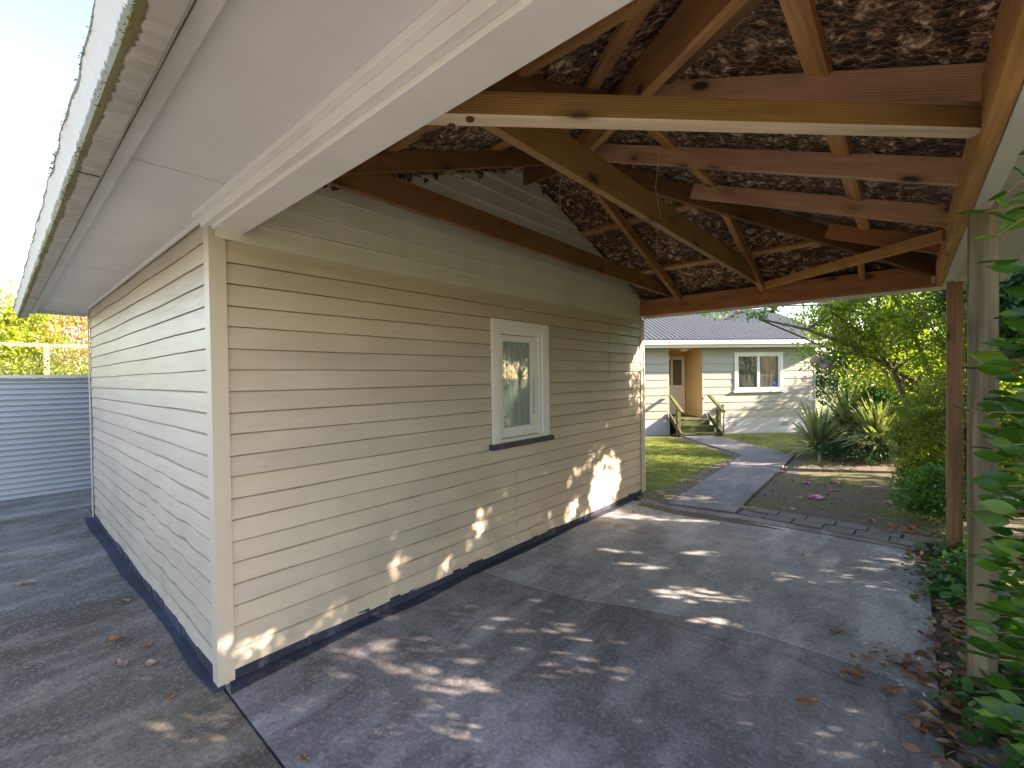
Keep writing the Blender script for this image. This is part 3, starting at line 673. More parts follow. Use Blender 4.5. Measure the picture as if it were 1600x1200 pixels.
# rafters
RW, RH = .048, .105
hip_pt = V((AX, RY, znear(RY)))
def rafter(p0, p1, m='wood', w_=RW, h_=RH, nm='rafter', **k_): return beam(nm, p0, p1, w_, h_, M[m], C, **k_)
rafter((AX, .12, znear(.12)), (AX, RY-.02, znear(RY-.02)), 'wooddark')
rafter((AX, 4.93, zfar(4.93)), (AX, RY+.02, zfar(RY+.02)), 'wood')
def hipy(x, near): t_ = (x-AX)/(2.87-AX); return RY+((.1 if near else 4.87)-RY)*t_
for x, mm in ((1.46, 'woodorange'), (2.34, 'wood')):
    rafter((x, 4.93, zfar(4.93)), (x, hipy(x, False)+.03, zfar(hipy(x, False)+.03)), mm)
    rafter((x, .12, znear(.12)), (x, hipy(x, True)-.03, znear(hipy(x, True)-.03)), 'wooddark')
for y, mm in ((.62, 'wood'), (1.47, 'woodred'), (2.36, 'woodred'), (3.2, 'woodred'), (4.07, 'woodplate')):
    t_ = abs(y-RY)/(RY-.1 if y < RY else 4.87-RY); x1 = AX+(2.87-AX)*t_+.03
    rafter((2.872, y, zend(2.872)), (x1, y, zend(x1)), mm, h_=.12)
# hips
rafter((2.87, .10, ZU-.05), hip_pt+V((0, 0, -.05)), 'wood', .05, .17, 'hip_rafter')
rafter((2.87, 4.87, ZU-.05), hip_pt+V((0, 0, -.05)), 'wooddark', .05, .15, 'hip_rafter')
rafter((AX, RY, znear(RY)-.03), (.03, RY, znear(RY)-.03), 'wooddark', .035, .15, 'ridge_board')
# flat boards beside the near hip, one in each roof plane
nN = V((0, -KS, 1)).normalized(); nE = V((KE, 0, 1)).normalized(); nF = V((0, KS, 1)).normalized()
def onN(x, y, o=.108): return (x, y, znear(y)+o)
def onE(x, y, o=.108): return (x, y, zend(x)+o)
def onF(x, y, o=.108): return (x, y, zfar(y)+o)
rafter(onN(2.45, .25), onN(.72, 2.05), 'wood', .075, .03, 'hip_batten', up=nN)
rafter(onE(2.86, .33), onE(.78, 2.42), 'wooddark', .085, .03, 'hip_batten', up=nE)
rafter(onF(2.80, 4.60), onF(.80, 2.55+.05), 'wooddark', .07, .03, 'hip_batten', up=nF)
for y, x1 in ((.7, 2.2), (1.55, 1.4), (2.36, .7)): rafter(onN(.03, y), onN(x1, y), 'woodorange' if y > 1 else 'wood', .07, .035, 'batten', up=nN)
for y, x1 in ((2.62, .6), (3.47, 1.45), (4.33, 2.3)): rafter(onF(.03, y), onF(x1, y), 'wood', .07, .035, 'batten', up=nF)
for x in (.75, 1.45, 2.40): 
    ya = hipy(x, True); yb = hipy(x, False); rafter(onE(x, ya+.05), onE(x, yb-.05), 'woodorange' if x > 1 else 'wood', .085, .035, 'batten', up=nE)
# ceiling ties and corner braces
beam('ceiling_tie', (.505, .14, 2.546), (.44, 4.93, 2.546), .045, .15, M['wooddark'], C)
beam('ceiling_tie', (1.44, .14, 2.546), (1.44, 4.93, 2.546), .045, .17, M['woodgreen'], C)
pale = beam('corner_brace', (1.50, .135, 2.385), (2.862, 1.50, 2.385), .068, .075, M['woodpale'], C); tag(pale, 'corner brace with a pale underside and brown sides')
pale.data.materials.append(M['woodgreen'])  # browner wood for the side faces
for p_ in pale.data.polygons:
    if abs(p_.normal.y) > .5: p_.material_index = 1
beam('corner_brace', (1.475, 4.85, 2.50), (2.862, 3.40, 2.43), .05, .075, M['woodorange'], C)
for a, b in ((.12, .03), (.18, -.012)):
    d = V((1, 1.002, 0)).normalized(); n_ = V((-d.y, d.x, 0)); p = V((1.50, .135, 2.381))+d*a+n_*b
    MB().tube([p+V((0, 0, .006)), p-V((0, 0, .003))], .013, 12).build('bolt', M['bolt'], C)
MB().tube([(2.83, 1.50, 2.58), (2.845, 1.49, 2.50), (2.85, 1.50, 2.43)], .004, 5).build('hanger_wire', M['steel'], C)
# underlay and netting, three planes
def quilt(fx, fn, quad_uv, name, net_name, seed):
    """fx(u,v)->point on plane; quad_uv: (u0,u1, vlo(u), vhi(u)); fn unit normal (down side)"""
    rs = np.random.RandomState(seed); u0, u1, vlo, vhi = quad_uv; st = .016
    nu = int((u1-u0)/st); nv = int(max(vhi(u0+(u1-u0)*t)-vlo(u0+(u1-u0)*t) for t in np.linspace(0, 1, 9))/st)+1
    us = np.linspace(u0, u1, nu); V_ = []; 
    for u in us:
        a, b = vlo(u), vhi(u); vv = np.linspace(a, max(b, a+1e-3), nv)
        for v in vv: V_.append((u, v))
    UV = np.array(V_); 
    sx, sy = .075, .043
    q = UV/np.array([sx, sy]); r_ = np.floor(q[:, 1]); bx = np.cos(math.pi*((q[:, 0]+.5*(r_ % 2)) % 1-.5)); by = np.cos(math.pi*((q[:, 1] % 1)-.5))
    wv = np.sin(UV[:, 0]*7+seed)*np.sin(UV[:, 1]*5.3+seed)*.012+np.sin(UV[:, 0]*17+UV[:, 1]*3)*.006+np.sin(UV[:, 1]*29+np.sin(UV[:, 0]*6)*2)*.004
    disp = bx*by*.015*(.6+.6*np.sin(UV[:, 0]*3.3+1)*np.sin(UV[:, 1]*4.1))+wv+rs.normal(0, .0016, len(UV))
    P = np.array([fx(u, v) for u, v in UV])+np.array(fn)[None, :]*(disp-.004)[:, None]
    i, j = np.meshgrid(np.arange(nu-1), np.arange(nv-1), indexing='ij'); a = (i*nv+j).ravel()
    o = from_np(name, P, np.stack([a, a+nv, a+nv+1, a+1], 1), M['underlay'], C, smooth=True)
    # hexagonal wire netting hanging just below
    seg = []; H = .066; Wd = .046
    nr = int((u1-u0)/(H*.75))+1
    vmin = min(vlo(u0), vlo(u1)); vmax = max(vhi(u0), vhi(u1))
    nc = int((vmax-vmin)/Wd)+1
    for a in range(nr):
        for b in range(nc):
            u = u0+a*H*.75; v = vmin+(b+.5*(a % 2))*Wd
            pA = (u, v); pB = (u+H*.25, v+Wd/2); pC = (u+H*.25, v-Wd/2); pD = (u-H*.5, v)
            seg += [(pA, pB), (pA, pC), (pA, pD)]
    vs = []; r0 = .0007
    fn_ = np.array(fn); 
    for (a, b) in seg:
        ok = all(u0 < p[0] < u1 and vlo(p[0])+.01 < p[1] < vhi(p[0])-.01 for p in (a, b))
        if not ok: continue
        sag = lambda p: .018+.012*math.sin(p[0]*7+seed)*math.sin(p[1]*5.3+seed)+.007*math.sin(p[0]*11+p[1]*4)
        A = np.array(fx(*a))+fn_*sag(a); B = np.array(fx(*b))+fn_*sag(b); t = (B-A)/np.linalg.norm(B-A); s1 = np.cross(t, fn_); 
        vs.append([A+s1*r0, A-s1*r0, A+fn_*r0*1.6, B+s1*r0, B-s1*r0, B+fn_*r0*1.6])
    vs = np.array(vs); n = len(vs); f = np.array([(0, 1, 4, 3), (1, 2, 5, 4), (2, 0, 3, 5)])
    from_np(net_name, vs.reshape(-1, 3), (f[None]+np.arange(n)[:, None, None]*6).reshape(-1, 4), M['wire'], C)
UO = .150
def vh(x): return (RY if x < AX else RY+(.0-RY)*(x-AX)/(2.97-AX))+(.06 if VX else -.06)
def vf(x): return (RY if x < AX else RY+(4.97-RY)*(x-AX)/(2.97-AX))+(-.06 if VX else .06)
VX = 1
quilt(lambda u, v: (u, v, znear(v)+UO), (0, KS*.94, -.94), (.0, 2.97, lambda u: .0, vh), 'underlay', 'wire_netting', 1)
quilt(lambda u, v: (u, v, zfar(v)+UO), (0, -KS*.94, -.94), (.0, 2.97, vf, lambda u: 4.97), 'underlay', 'wire_netting', 2)
VX = 0
quilt(lambda u, v: (u, v, zend(u)+UO), (-KE*.94, 0, -.94), (AX-.05, 2.97, lambda u: vh(u), lambda u: vf(u)), 'underlay', 'wire_netting', 3)
# torn edge of paper over the cladding
mbt = MB(); y = .3
while y < 4.8:
    d = rnd.uniform(.02, .10); dy = rnd.uniform(.04, .12); z = zroof(y)+.01
    if rnd.random() < .45: mbt.add([(.022, y, z+.02), (.026, y+dy, zroof(y+dy)+.03), (.03, y+dy*.7, z-d*.6), (.028, y+dy*.2, z-d)], [(0, 1, 2, 3)]); y += dy*.8
mbt.build('torn_underlay_edge', M['underlay'], C)
for p in ([(1.05, 1.7, 3.0), (.98, 1.68, 2.8), (1.0, 1.66, 2.62)], [(1.47, 2.1, 3.0), (1.45, 2.08, 2.78), (1.49, 2.06, 2.58)], [(.95, 3.3, 2.95), (.93, 3.28, 2.75), (.97, 3.25, 2.62)]):
    MB().tube(p, .0018, 4).build('hanging_string', M['woodpale'], C)
# posts
def post(x, y, top, m, lbl):
    o = MB().box((-.05, -.05, -.05), (.05, .05, top)).build('post', M[m], None, .002)
    # turn so that local x (grain) is vertical
    me = o.data
    for v in me.vertices: v.co = V((v.co.z, v.co.x, v.co.y))
    o.parent = C; o.matrix_parent_inverse = Matrix.Translation(-C.location)
    m4 = Matrix((V((0, 0, 1)), V((1, 0, 0)), V((0, 1, 0)))).transposed().to_4x4(); m4.translation = (x, y, 0); o.matrix_basis = m4
    tag(o, lbl); return o
post(2.948, 2.42, 2.337, 'woodpost', 'weathered grey-green near post')
MB().box((2.973, 2.37, 2.335), (2.998, 2.47, 2.404)).build('post_head', M['woodpost'], C)
post(2.975, 4.68, 2.33, 'woodpost2', 'brown far post')

# ------------------------------------------------------------------ house across the lawn
u = V((.69507, .71894, 0)); nn = V((.71894, -.69507, 0)); zz = V((0, 0, 1)); a0 = V((-2.685, 10.748, 0))
H = empty('house', tuple(a0), 'cream weatherboard house with grey corrugated roof across the lawn', 'house')
def hb(mb, s0, s1, n0, n1, z0, z1): return mb.obox(a0, u, nn, zz, (s0, n0, z0), (s1, n1, z1))
WS0, WS1, WZ0, WZ1 = 2.62, 3.87, 1.17, 2.10
HX = .21
mb = boards(MB(), a0-u*3, u, nn, 3.70, .4, lambda s: 2.32, exp=HX, step=.7, lip=.014, zref=.4)
mb = boards(mb, a0+u*1.65, u, nn, 4.88-1.65, .4, lambda s: 2.32, exp=HX, step=.3, lip=.014, zref=.4, holes=[(WS0-1.65, WS1-1.65, WZ0, WZ1)])
mb = boards(mb, a0+u*4.88, -nn, u, 6, .4, lambda s: 2.32, exp=HX, step=.8, lip=.014, zref=.4)
mb.build('wall', M['hwall'], H)
for s0_, s1_, n1_ in ((4.87, 4.90, .022), (1.635, 1.665, .02)):
    mb = MB(); hb(mb, s0_, s1_, -.02, n1_, .4, 2.3); mb.build('corner_board', M['hwall'], H)
mb = MB(); hb(mb, -3, .72, -.2, .006, -.08, .4); hb(mb, 1.60, 4.86, -.2, .006, -.08, .4); hb(mb, 4.6, 4.86, -6, -.2, -.08, .4); fo = mb.build('foundation', M['fnd'], H)
for s in (2.52, 3.98):
    mb = MB(); hb(mb, s-.13, s+.13, .0065, .012, .15, .27); v_ = sub(mb, 'vent', M['fnd'], fo)
    mb = MB()
    for j in range(3): hb(mb, s-.1, s+.1, .0125, .014, .17+j*.035, .183+j*.035)
    o = mb.build('vent_slot', M['joint'], H)
# porch recess
mb = MB(); hb(mb, .70, .715, -1.0, -.0, .4, 2.30); mb.build('recess_wall', M['hrecess'], H)
mb = boards(MB(), a0+u*1.65-nn*1.0, nn, -u, 1.0, .4, lambda s: 2.30, exp=HX, step=.5, lip=.008, zref=.4); mb.build('recess_wall', M['hrecess'], H)
mb = MB(); hb(mb, .70, 1.66, -1.02, -1.0, .4, 2.30); hb(mb, .70, 1.66, -1.0, .0, 2.29, 2.32); mb.build('recess_back', M['hrecess'], H)
mb = MB(); hb(mb, .70, 1.66, -1.0, .03, .38, .42); mb.build('porch_floor', M['greenwood'], H)
dr = MB(); hb(dr, .80, 1.62, -.998, -.96, .43, 1.28); hb(dr, 1.53, 1.62, -.998, -.96, 1.28, 2.12); hb(dr, 1.19, 1.255, -.998, -.96, 1.28, 2.12); hb(dr, .80, .86, -.998, -.96, 1.28, 2.12); hb(dr, .86, 1.53, -.998, -.96, 2.02, 2.12)
do = dr.build('door', M['door'], H, .004)
mb = MB(); hb(mb, .86, 1.19, -.985, -.980, 1.28, 2.02); hb(mb, 1.255, 1.53, -.985, -.980, 1.28, 2.02); sub(mb, 'pane', m_plain('brown_grey_glass', (.14, .12, .11), .15), do)
mb = MB(); hb(mb, .86, .9, -.96, -.90, 1.02, 1.05); sub(mb, 'handle', M['steel'], do)
mb = MB(); 
c_ = a0+u*1.28-nn*.3+zz*2.25; mb.tube([c_+zz*.04, c_, c_-zz*.03], [.14, .11, .05], 12); mb.build('porch_light', M['white'], H)
# window
mb = MB(); hb(mb, WS0-.07, WS0, .016, .04, 1.12, 2.17); hb(mb, WS1, WS1+.07, .016, .04, 1.12, 2.17); hb(mb, WS0, WS1, .016, .04, 2.10, 2.17); hb(mb, WS0, WS1, .016, .039, 1.12, 1.17)
hw = mb.build('window', M['white'], H)
wm = (WS0+WS1)/2
mb = MB(); hb(mb, WS0, WS0+.05, -.03, .02, WZ0, WZ1); hb(mb, WS1-.05, WS1, -.03, .02, WZ0, WZ1); hb(mb, wm-.035, wm+.035, -.03, .02, WZ0, WZ1); hb(mb, WS0+.05, WS1-.05, -.03, .019, WZ1-.04, WZ1); hb(mb, WS0+.05, WS1-.05, -.03, .019, WZ0, WZ0+.04); sub(mb, 'frame', M['white'], hw)
mb = MB(); hb(mb, WS0+.05, wm-.035, -.01, -.006, WZ0+.04, WZ1-.04); sub(mb, 'pane', M['hglass'], hw)
mb = MB(); hb(mb, wm+.035, WS1-.05, -.01, -.006, WZ0+.04, WZ1-.04); sub(mb, 'pane', M['hglass'], hw)
mb = MB(); hb(mb, WS0-.12, WS1+.12, .016, .07, 1.08, 1.12); sub(mb, 'sill', M['white'], hw)
mb = MB(); nseg = 90
for i in range(nseg):
    s0 = WS0+i*(WS1-WS0)/nseg; s1 = WS0+(i+1)*(WS1-WS0)/nseg; f = lambda s: -.14+.02*math.sin(s*38)+.01*math.sin(s*91)
    A, B = a0+u*s0+nn*f(s0), a0+u*s1+nn*f(s1); mb.add([A+zz*WZ0, B+zz*WZ0, B+zz*WZ1, A+zz*WZ1], [(0, 1, 2, 3)])
sub(mb, 'curtain', M['hcurtain'], hw)
c_ = a0+u*(WS1-.14)+nn*-.003+zz*1.30; mb = MB(); ring = [c_+(u*math.cos(t)+zz*math.sin(t))*.045 for t in np.linspace(0, 6.283, 18)]; mb.tube(ring, .009, 4); mb.obox(c_, u, nn, zz, (-.018, -.001, -.018), (.018, .002, .018)); sub(mb, 'sticker', M['sticker'], hw)
mb = MB(); hb(mb, -3, 4.87, -6, -.35, -.1, .38) ; hb(mb, .72, 4.85, -5.9, -1.1, .39, .4); hb(mb, 1.7, 4.8, -1.1, -.9, .4, 2.3) ; mb.build('inner_lining', M['dark'], H)
# eaves, gutter, roof
mb = MB(); hb(mb, -3, 5.25, .0, .36, 2.31, 2.325); hb(mb, 4.9, 5.25, -6, .0, 2.31, 2.325); mb.build('soffit', M['soffit'], H)
mb = MB(); hb(mb, -3, 5.28, .36, .385, 2.29, 2.46); hb(mb, 5.25, 5.28, -6, .36, 2.29, 2.46); mb.build('fascia', M['white'], H)
mb = MB(); hb(mb, -3.02, 5.40, .3855, .49, 2.37, 2.385); hb(mb, -3.02, 5.40, .475, .49, 2.385, 2.47); mb.build('gutter', M['white'], H)
mb = MB(); s = -3.1; k = math.tan(R(21)); cols = []
for i in range(int(8.6/.0127)):
    s = -3.1+i*.0127; ph = (i % 10); rib = .036 if ph in (0, 1, 2) else 0; run = 3.4
    A = a0+u*s+nn*.44+zz*(2.475+rib); B = a0+u*s+nn*(.44-run)+zz*(2.475+rib+k*run); cols.append((A, B))
mb = MB()
for A, B in cols: mb.v += [tuple(A), tuple(B)]
for i in range(len(cols)-1): mb.f.append((2*i, 2*i+2, 2*i+3, 2*i+1))
ro = mb.build('roof', M['houseroof'], H)
ro.data.materials.append(M['roofdark'])
for i, p in enumerate(ro.data.polygons):
    pass
mb = MB(); A = a0+u*4.88; mb.add([A+zz*2.3, A-nn*6+zz*2.3, A-nn*3+zz*(2.45+k*3.3)], [(0, 1, 2)]); mb.build('gable_wall', M['hwall'], H)
mb = MB(); mb.add([a0+u*sx-nn*2.96+zz*(2.49+k*3.4) for sx in (-3.1, 5.5)]+[a0+u*sx-nn*6.4+zz*2.475 for sx in (5.5, -3.1)], [(0, 1, 2, 3)]); mb.build('roof', M['houseroof'], H)
# tap standpipe
t = empty('garden_tap', tuple(a0+u*2.2+nn*.06), 'grey tap box on a thin pipe against the house foundation', 'tap')
mb = MB(); c_ = a0+u*2.2+nn*.07; mb.tube([c_-zz*.06, c_+zz*.3, c_+u*.02+zz*.55], .016, 7); mb.build('pipe', M['barkd'], t)
mb = MB(); mb.obox(c_, u, nn, zz, (-.10, -.03, .56), (.0, .04, .70)); mb.obox(c_, u, nn, zz, (-.05, -.02, .70), (.01, .03, .76)); mb.build('tap_box', M['barkd'], t, .01)
# steps
st = empty('entry_steps', tuple(a0+u*1.2+nn*.3), 'mossy green wooden entry steps with two sloping handrails', 'steps')
for z, n0, n1 in ((.40, -.0, .22), (.235, .2, .44), (.07, .42, .68)):
    mb = MB(); hb(mb, .74, 1.78, n0, n1, z-.04, z); mb.build('tread', M['greenwood'], st, .004)
    mb = MB(); hb(mb, .78, 1.74, n1-.03, n1-.012, z-.18, z-.0405); mb.build('riser', M['greenwood'], st)
for s in (.71, 1.80):
    mb = MB(); A = a0+u*s; mb.add([A+nn*.03+zz*.42+u*.02, A+nn*.75-zz*.06+u*.02, A+nn*.75+zz*.08+u*.02, A+nn*.03+zz*.56+u*.02, A+nn*.03+zz*.42-u*.02, A+nn*.75-zz*.06-u*.02, A+nn*.75+zz*.08-u*.02, A+nn*.03+zz*.56-u*.02], [(0, 1, 2, 3), (7, 6, 5, 4), (0, 4, 5, 1), (3, 2, 6, 7), (1, 5, 6, 2), (0, 3, 7, 4)])
    mb.build('stringer', M['greenwood'], st)
    mb = MB(); hb(mb, s-.045, s+.045, .50, .59, -.08, .68); mb.build('handrail_post', M['greenwood'], st, .004)
    P0 = a0+u*s+nn*.05+zz*1.0; P1 = a0+u*s+nn*.78+zz*.60; beam('handrail', P0, P1, .08, .05, M['greenwood'], st)

# pergola rail beside the house
pf = empty('timber_rail_fence', (1.3, 15.2, 0), 'weathered timber post and rail beside the house corner', 'fence')
beam('rail', (.75, 14.9, 1.55), (3.6, 16.1, 1.62), .06, .10, M['woodpost'], pf)
for x, y in ((1.72, 15.3), (3.3, 15.97)): beam('post', (x, y, -.1), (x, y, 1.57), .11, .11, M['woodpost'], pf, up=(0, 1, 0))

# ------------------------------------------------------------------ left background
F = empty('corrugated_fence', (-6.5, -1, 0), 'blue-grey corrugated steel fence left of the garage', 'fence')
mb = MB(); n = 440; z0, z1 = -.02, 1.64
for i in range(n+1):
    z = z0+(z1-z0)*i/n; x = -6.5+.016*math.sin((z-z0)/.0755*2*math.pi)
    mb.v += [(x, -6, z), (x, 7, z)]
for i in range(n): mb.f.append((2*i, 2*i+1, 2*i+3, 2*i+2))
mb.build('corrugated_sheet', M['fence'], F, smooth=True)
MB().box((-6.53, -6, 1.645), (-6.46, 7, 1.685)).build('capping', M['fence'], F)
for y in (-4, -1.6, .8, 3.2, 5.6): MB().box((-6.62, y, -.1), (-6.54, y+.08, 1.64)).build('fence_post', M['woodpost'], F)
rl = MB().box((-8.02, -6, 2.16), (-7.96, .35, 2.22)).build('rail', M['woodpost'], None, .004)
nb = empty('trellis_rail', (-8, -3, 0), 'pale timber rail above the hedge behind the corrugated fence', 'rail'); rl.parent = nb; rl.matrix_parent_inverse = Matrix.Translation((8, 3, 0))
for y in (-5, -2.6, -.2): MB().box((-8.02, y, -.1), (-7.95, y+.07, 2.158)).build('rail_post', M['woodpost'], nb)
def shrub(name, base, crown, rad, nclump, per, cr, ls, mat, label, seed, cat='shrub', **k_):
    b = V(base); tp = [b, b.lerp(V(crown), .5)+V((.05, 0, 0)), V(crown)]
    return tree(name, base, [[tuple(p) for p in tp]], crown, rad, nclump, per, cr, ls, L[mat], label, cat, 'barkd', .03, seed, **k_)
shrub('hedge', (-8.3, -1.5, 0), (-8.4, -1.0, 1.35), (.9, 5.5, .72), 240, 110, .16, .06, 'hedge', 'pale flowering hedge behind the corrugated fence', 11, 'hedge')
tree('green_tree', (-11.5, -1.5, 0), [[(-11.5, -1.5, 0), (-11.4, -1.5, 1.2), (-11.5, -1.4, 2.4)]], (-11.5, -1.25, 2.35), (1.5, 1.45, 1.25), 160, 120, .2, .10, L['lime'], 'bright lime green bushy tree behind the fence', r0=.1, seed=12)
tree('autumn_tree', (-18, 1.2, 0), [[(-18, 1.2, 0), (-18, 1.3, 2), (-18, 1.2, 4)], [(-18, 1.2, .8), (-18.5, 2.2, 2.6), (-18.6, 2.6, 3.9)]], (-18, 1.9, 3.0), (2.2, 2.4, 2.0), 180, 110, .3, .11, L['autumn'], 'orange and buff autumn tree rising behind the garage corner', r0=.13, seed=13)
tree('autumn_tree', (-30, -8, 0), [[(-30, -8, 0), (-30, -8, 2), (-30, -8, 3)]], (-30, -8, 2.4), (3, 4, 1.6), 90, 90, .4, .2, L['hedge'], 'low distant pale tree beyond the lime tree at the left', r0=.13, seed=14)

# ------------------------------------------------------------------ right-hand garden
cam_tree = tree('camellia_tree', (3.2, 9.0, 0),
     [[(3.05, 8.9, 0), (2.83, 8.66, .5), (2.66, 8.52, 1.05), (2.5, 8.4, 1.6), (2.2, 8.15, 2.1), (1.7, 7.7, 2.6)],
      [(3.1, 8.95, 0), (3.0, 8.8, .8), (2.72, 8.55, 1.45), (2.1, 8.05, 1.93), (1.5, 7.5, 2.25), (.95, 7.05, 2.42)],
      [(3.15, 9.0, 0), (3.05, 8.9, 1.2), (2.75, 8.5, 2.1), (2.4, 8.2, 3.0)],
      [(3.2, 9.0, 0), (3.3, 9.1, 1.2), (3.3, 9.3, 2.4), (3.2, 9.3, 3.4)],
      [(3.0, 8.9, .4), (2.7, 8.9, 1.3), (2.3, 8.9, 1.8)]],
     (2.7, 8.9, 2.55), (1.65, 1.6, 1.3), 400, 85, .15, .07, L['camfar'], 'multi-trunked camellia tree arching towards the house with pink blooms', r0=.055, seed=21, nbr=46, flowers=9)
rsf = np.random.RandomState(91)
MB().tube([(2.15, 8.1, 1.95), (1.95, 7.95, 1.86), (1.72, 7.78, 1.74)], [.014, .010, .004], 5).build('twig', M['bark'], cam_tree)
Pc = np.array((1.76, 7.8, 1.74))+rsf.normal(size=(420, 3))*np.array((.16, .16, .11)); nc_ = len(Pc)
leaves('crown', Pc, rdir(rsf, nc_, -.3), rdir(rsf, nc_, 1.2), rsf.uniform(.05, .08, nc_), .03, L['mid'], cam_tree)
for q in ((1.62, 7.66, 1.74), (1.70, 7.68, 1.78), (1.76, 7.66, 1.72), (1.69, 7.62, 1.67), (1.58, 7.70, 1.80), (1.80, 7.64, 1.64)): flower(q, .06, cam_tree, rsf)
shr = tree('leaning_camellia', (2.9, 10.6, 0), [[(2.9, 10.6, 0), (2.8, 10.4, .9), (2.5, 10.1, 1.7)]], (2.75, 10.4, 1.3), (1.2, .9, 1.05), 300, 95, .14, .065, L['camfar'], 'yellow-green camellia shrub behind the yuccas with pink blooms', r0=.04, seed=22, flowers=6, cat='shrub')
tree('overhanging_branch', (1.25, 7.1, 2.6), [[(1.9, 7.8, 2.62), (1.25, 7.15, 2.6), (.75, 6.7, 2.52), (.55, 6.6, 2.40)]], (.75, 6.85, 2.52), (.5, .4, .10), 12, 16, .06, .07, L['mid'], 'leafy branch tip with pink blooms hanging below the far beam', 'branch', r0=.012, seed=23, nbr=6, flowers=3)
tree('dark_tree', (4.6, 9.2, 0), [[(4.6, 9.2, 0), (4.5, 9.1, 1.5), (4.4, 9.0, 3.2)]], (4.05, 8.8, 2.95), (1.1, 1.2, 1.3), 170, 90, .16, .10, L['dense'], 'dark ivy-leaved tree just left of the far post', r0=.1, seed=24, bark='barkd')
tree('fine_leaved_bush', (3.15, 6.9, 0), [[(3.15, 6.9, 0), (3.12, 6.9, .5), (3.1, 6.9, 1.0)]], (3.15, 6.95, .72), (.68, .8, .76), 560, 150, .06, .032, L['fine'], 'rounded fine-leaved olive green bush beside the far post', 'shrub', r0=.03, seed=25)
tree('lime_shrub', (3.35, 7.9, 0), [[(3.35, 7.9, 0), (3.3, 7.9, .8), (3.3, 7.9, 1.6)], [(3.35, 7.9, .2), (3.6, 8.2, 1.2), (3.6, 8.3, 1.8)]], (3.35, 8.0, 1.5), (.72, .8, .75), 190, 90, .11, .06, L['camfar'], 'yellow-green leafy shrub rising behind the fine-leaved bush', 'shrub', r0=.03, seed=45)
tree('ivy_clad_tree', (4.15, 7.3, 0), [[(4.15, 7.3, 0), (4.1, 7.3, 1.5), (4.0, 7.3, 2.7)]], (4.0, 7.4, 2.45), (.55, .8, .75), 170, 90, .11, .075, L['dense'], 'dark ivy-clad tree top touching the far post', r0=.06, seed=46, bark='barkd')
tree('glossy_shrub', (2.95, 5.75, 0), [[(2.95, 5.75, 0), (2.95, 5.75, .3), (2.93, 5.8, .5)]], (2.9, 5.75, .27), (.32, .45, .30), 90, 60, .06, .045, L['mid'], 'low glossy green shrub at the foot of the fine-leaved bush', 'shrub', r0=.015, seed=26)
tree('ground_cover_shrub', (1.9, 9.35, 0), [[(1.9, 9.35, 0), (1.9, 9.35, .15), (1.95, 9.3, .28)]], (1.95, 9.3, .16), (.62, .35, .20), 70, 60, .07, .05, L['blue'], 'low blue-green plant at the foot of the yuccas', 'shrub', r0=.015, seed=27)
tree('blue_green_shrub', (2.35, 9.9, 0), [[(2.35, 9.9, 0), (2.35, 9.9, .5), (2.4, 9.9, 1.0)]], (2.45, 9.75, .85), (.55, .5, .5), 120, 60, .1, .05, L['blue'], 'blue-green leafy shrub behind the yuccas', 'shrub', r0=.025, seed=28)
for i, (c, rd, mt, lb, sd) in enumerate([((6.5, 14.5, 2.2), (2.2, 2.0, 2.2), 'camfar', 'tall yellow-green tree behind the camellia tree', 31), ((2.2, 19.5, 1.6), (2.5, 1.8, 1.6), 'dense', 'dark tree mass behind the house corner and rail', 32),
      ((8.8, 9.5, 2.6), (2.0, 2.2, 2.4), 'mid', 'green tree in the far right of the garden behind both posts', 33), ((5.4, 19.0, 2.4), (2.5, 2.0, 2.3), 'mid', 'green tree farthest back to the right of the house', 34), ((4.4, 21.5, 4.6), (3.2, 2.0, 2.2), 'camfar', 'tall pale tree seen above the right end of the house roof', 35)]):
    tree('garden_tree', (c[0], c[1], 0), [[(c[0], c[1], 0), (c[0]+.1, c[1], c[2]*.6), (c[0], c[1]+.1, c[2]*1.2)]], c, rd, 190, 75, .28, .13, L[mt], lb, r0=.12, seed=sd, group='garden trees behind the camellia')
# screen of trees along the right boundary: they break the sun into dapples
tree('boundary_tree', (5.2, 3.2, 0), [[(5.2, 3.2, 0), (5.1, 3.2, 1.2), (5.1, 3.3, 2.4)], [(5.2, 3.2, .5), (5.0, 4.0, 1.8), (5.0, 4.5, 2.6)]], (5.05, 3.2, 1.95), (.85, 2.2, 2.1), 520, 90, .17, .09, L['lime'], 'sunlit yellow-green tree right of the near post', r0=.07, seed=41)
tree('boundary_shrub', (4.8, 3.0, 0), [[(4.8, 3.0, 0), (4.8, 3.0, .5), (4.75, 3.0, 1.1)]], (4.75, 3.0, .95), (.6, 2.0, .9), 240, 90, .14, .08, L['mid'], 'green shrub filling the foot of the boundary beside the near post', 'shrub', r0=.03, seed=47)
tree('boundary_tree', (5.5, 6.6, 0), [[(5.5, 6.6, 0), (5.4, 6.6, 1.5), (5.4, 6.6, 3.0)]], (5.4, 6.4, 3.1), (.9, 1.9, 1.7), 480, 90, .18, .09, L['lime'], 'yellow-green boundary tree behind the far post', r0=.07, seed=42)
tree('roadside_tree', (5.3, 16.6, 0), [[(5.3, 16.6, 0), (5.3, 16.6, 1.5), (5.2, 16.5, 2.4)]], (4.6, 16.2, 2.1), (1.7, 1.5, 1.25), 120, 70, .22, .11, L['mid'], 'small green tree beyond the house corner that shades its wall', r0=.07, seed=43)
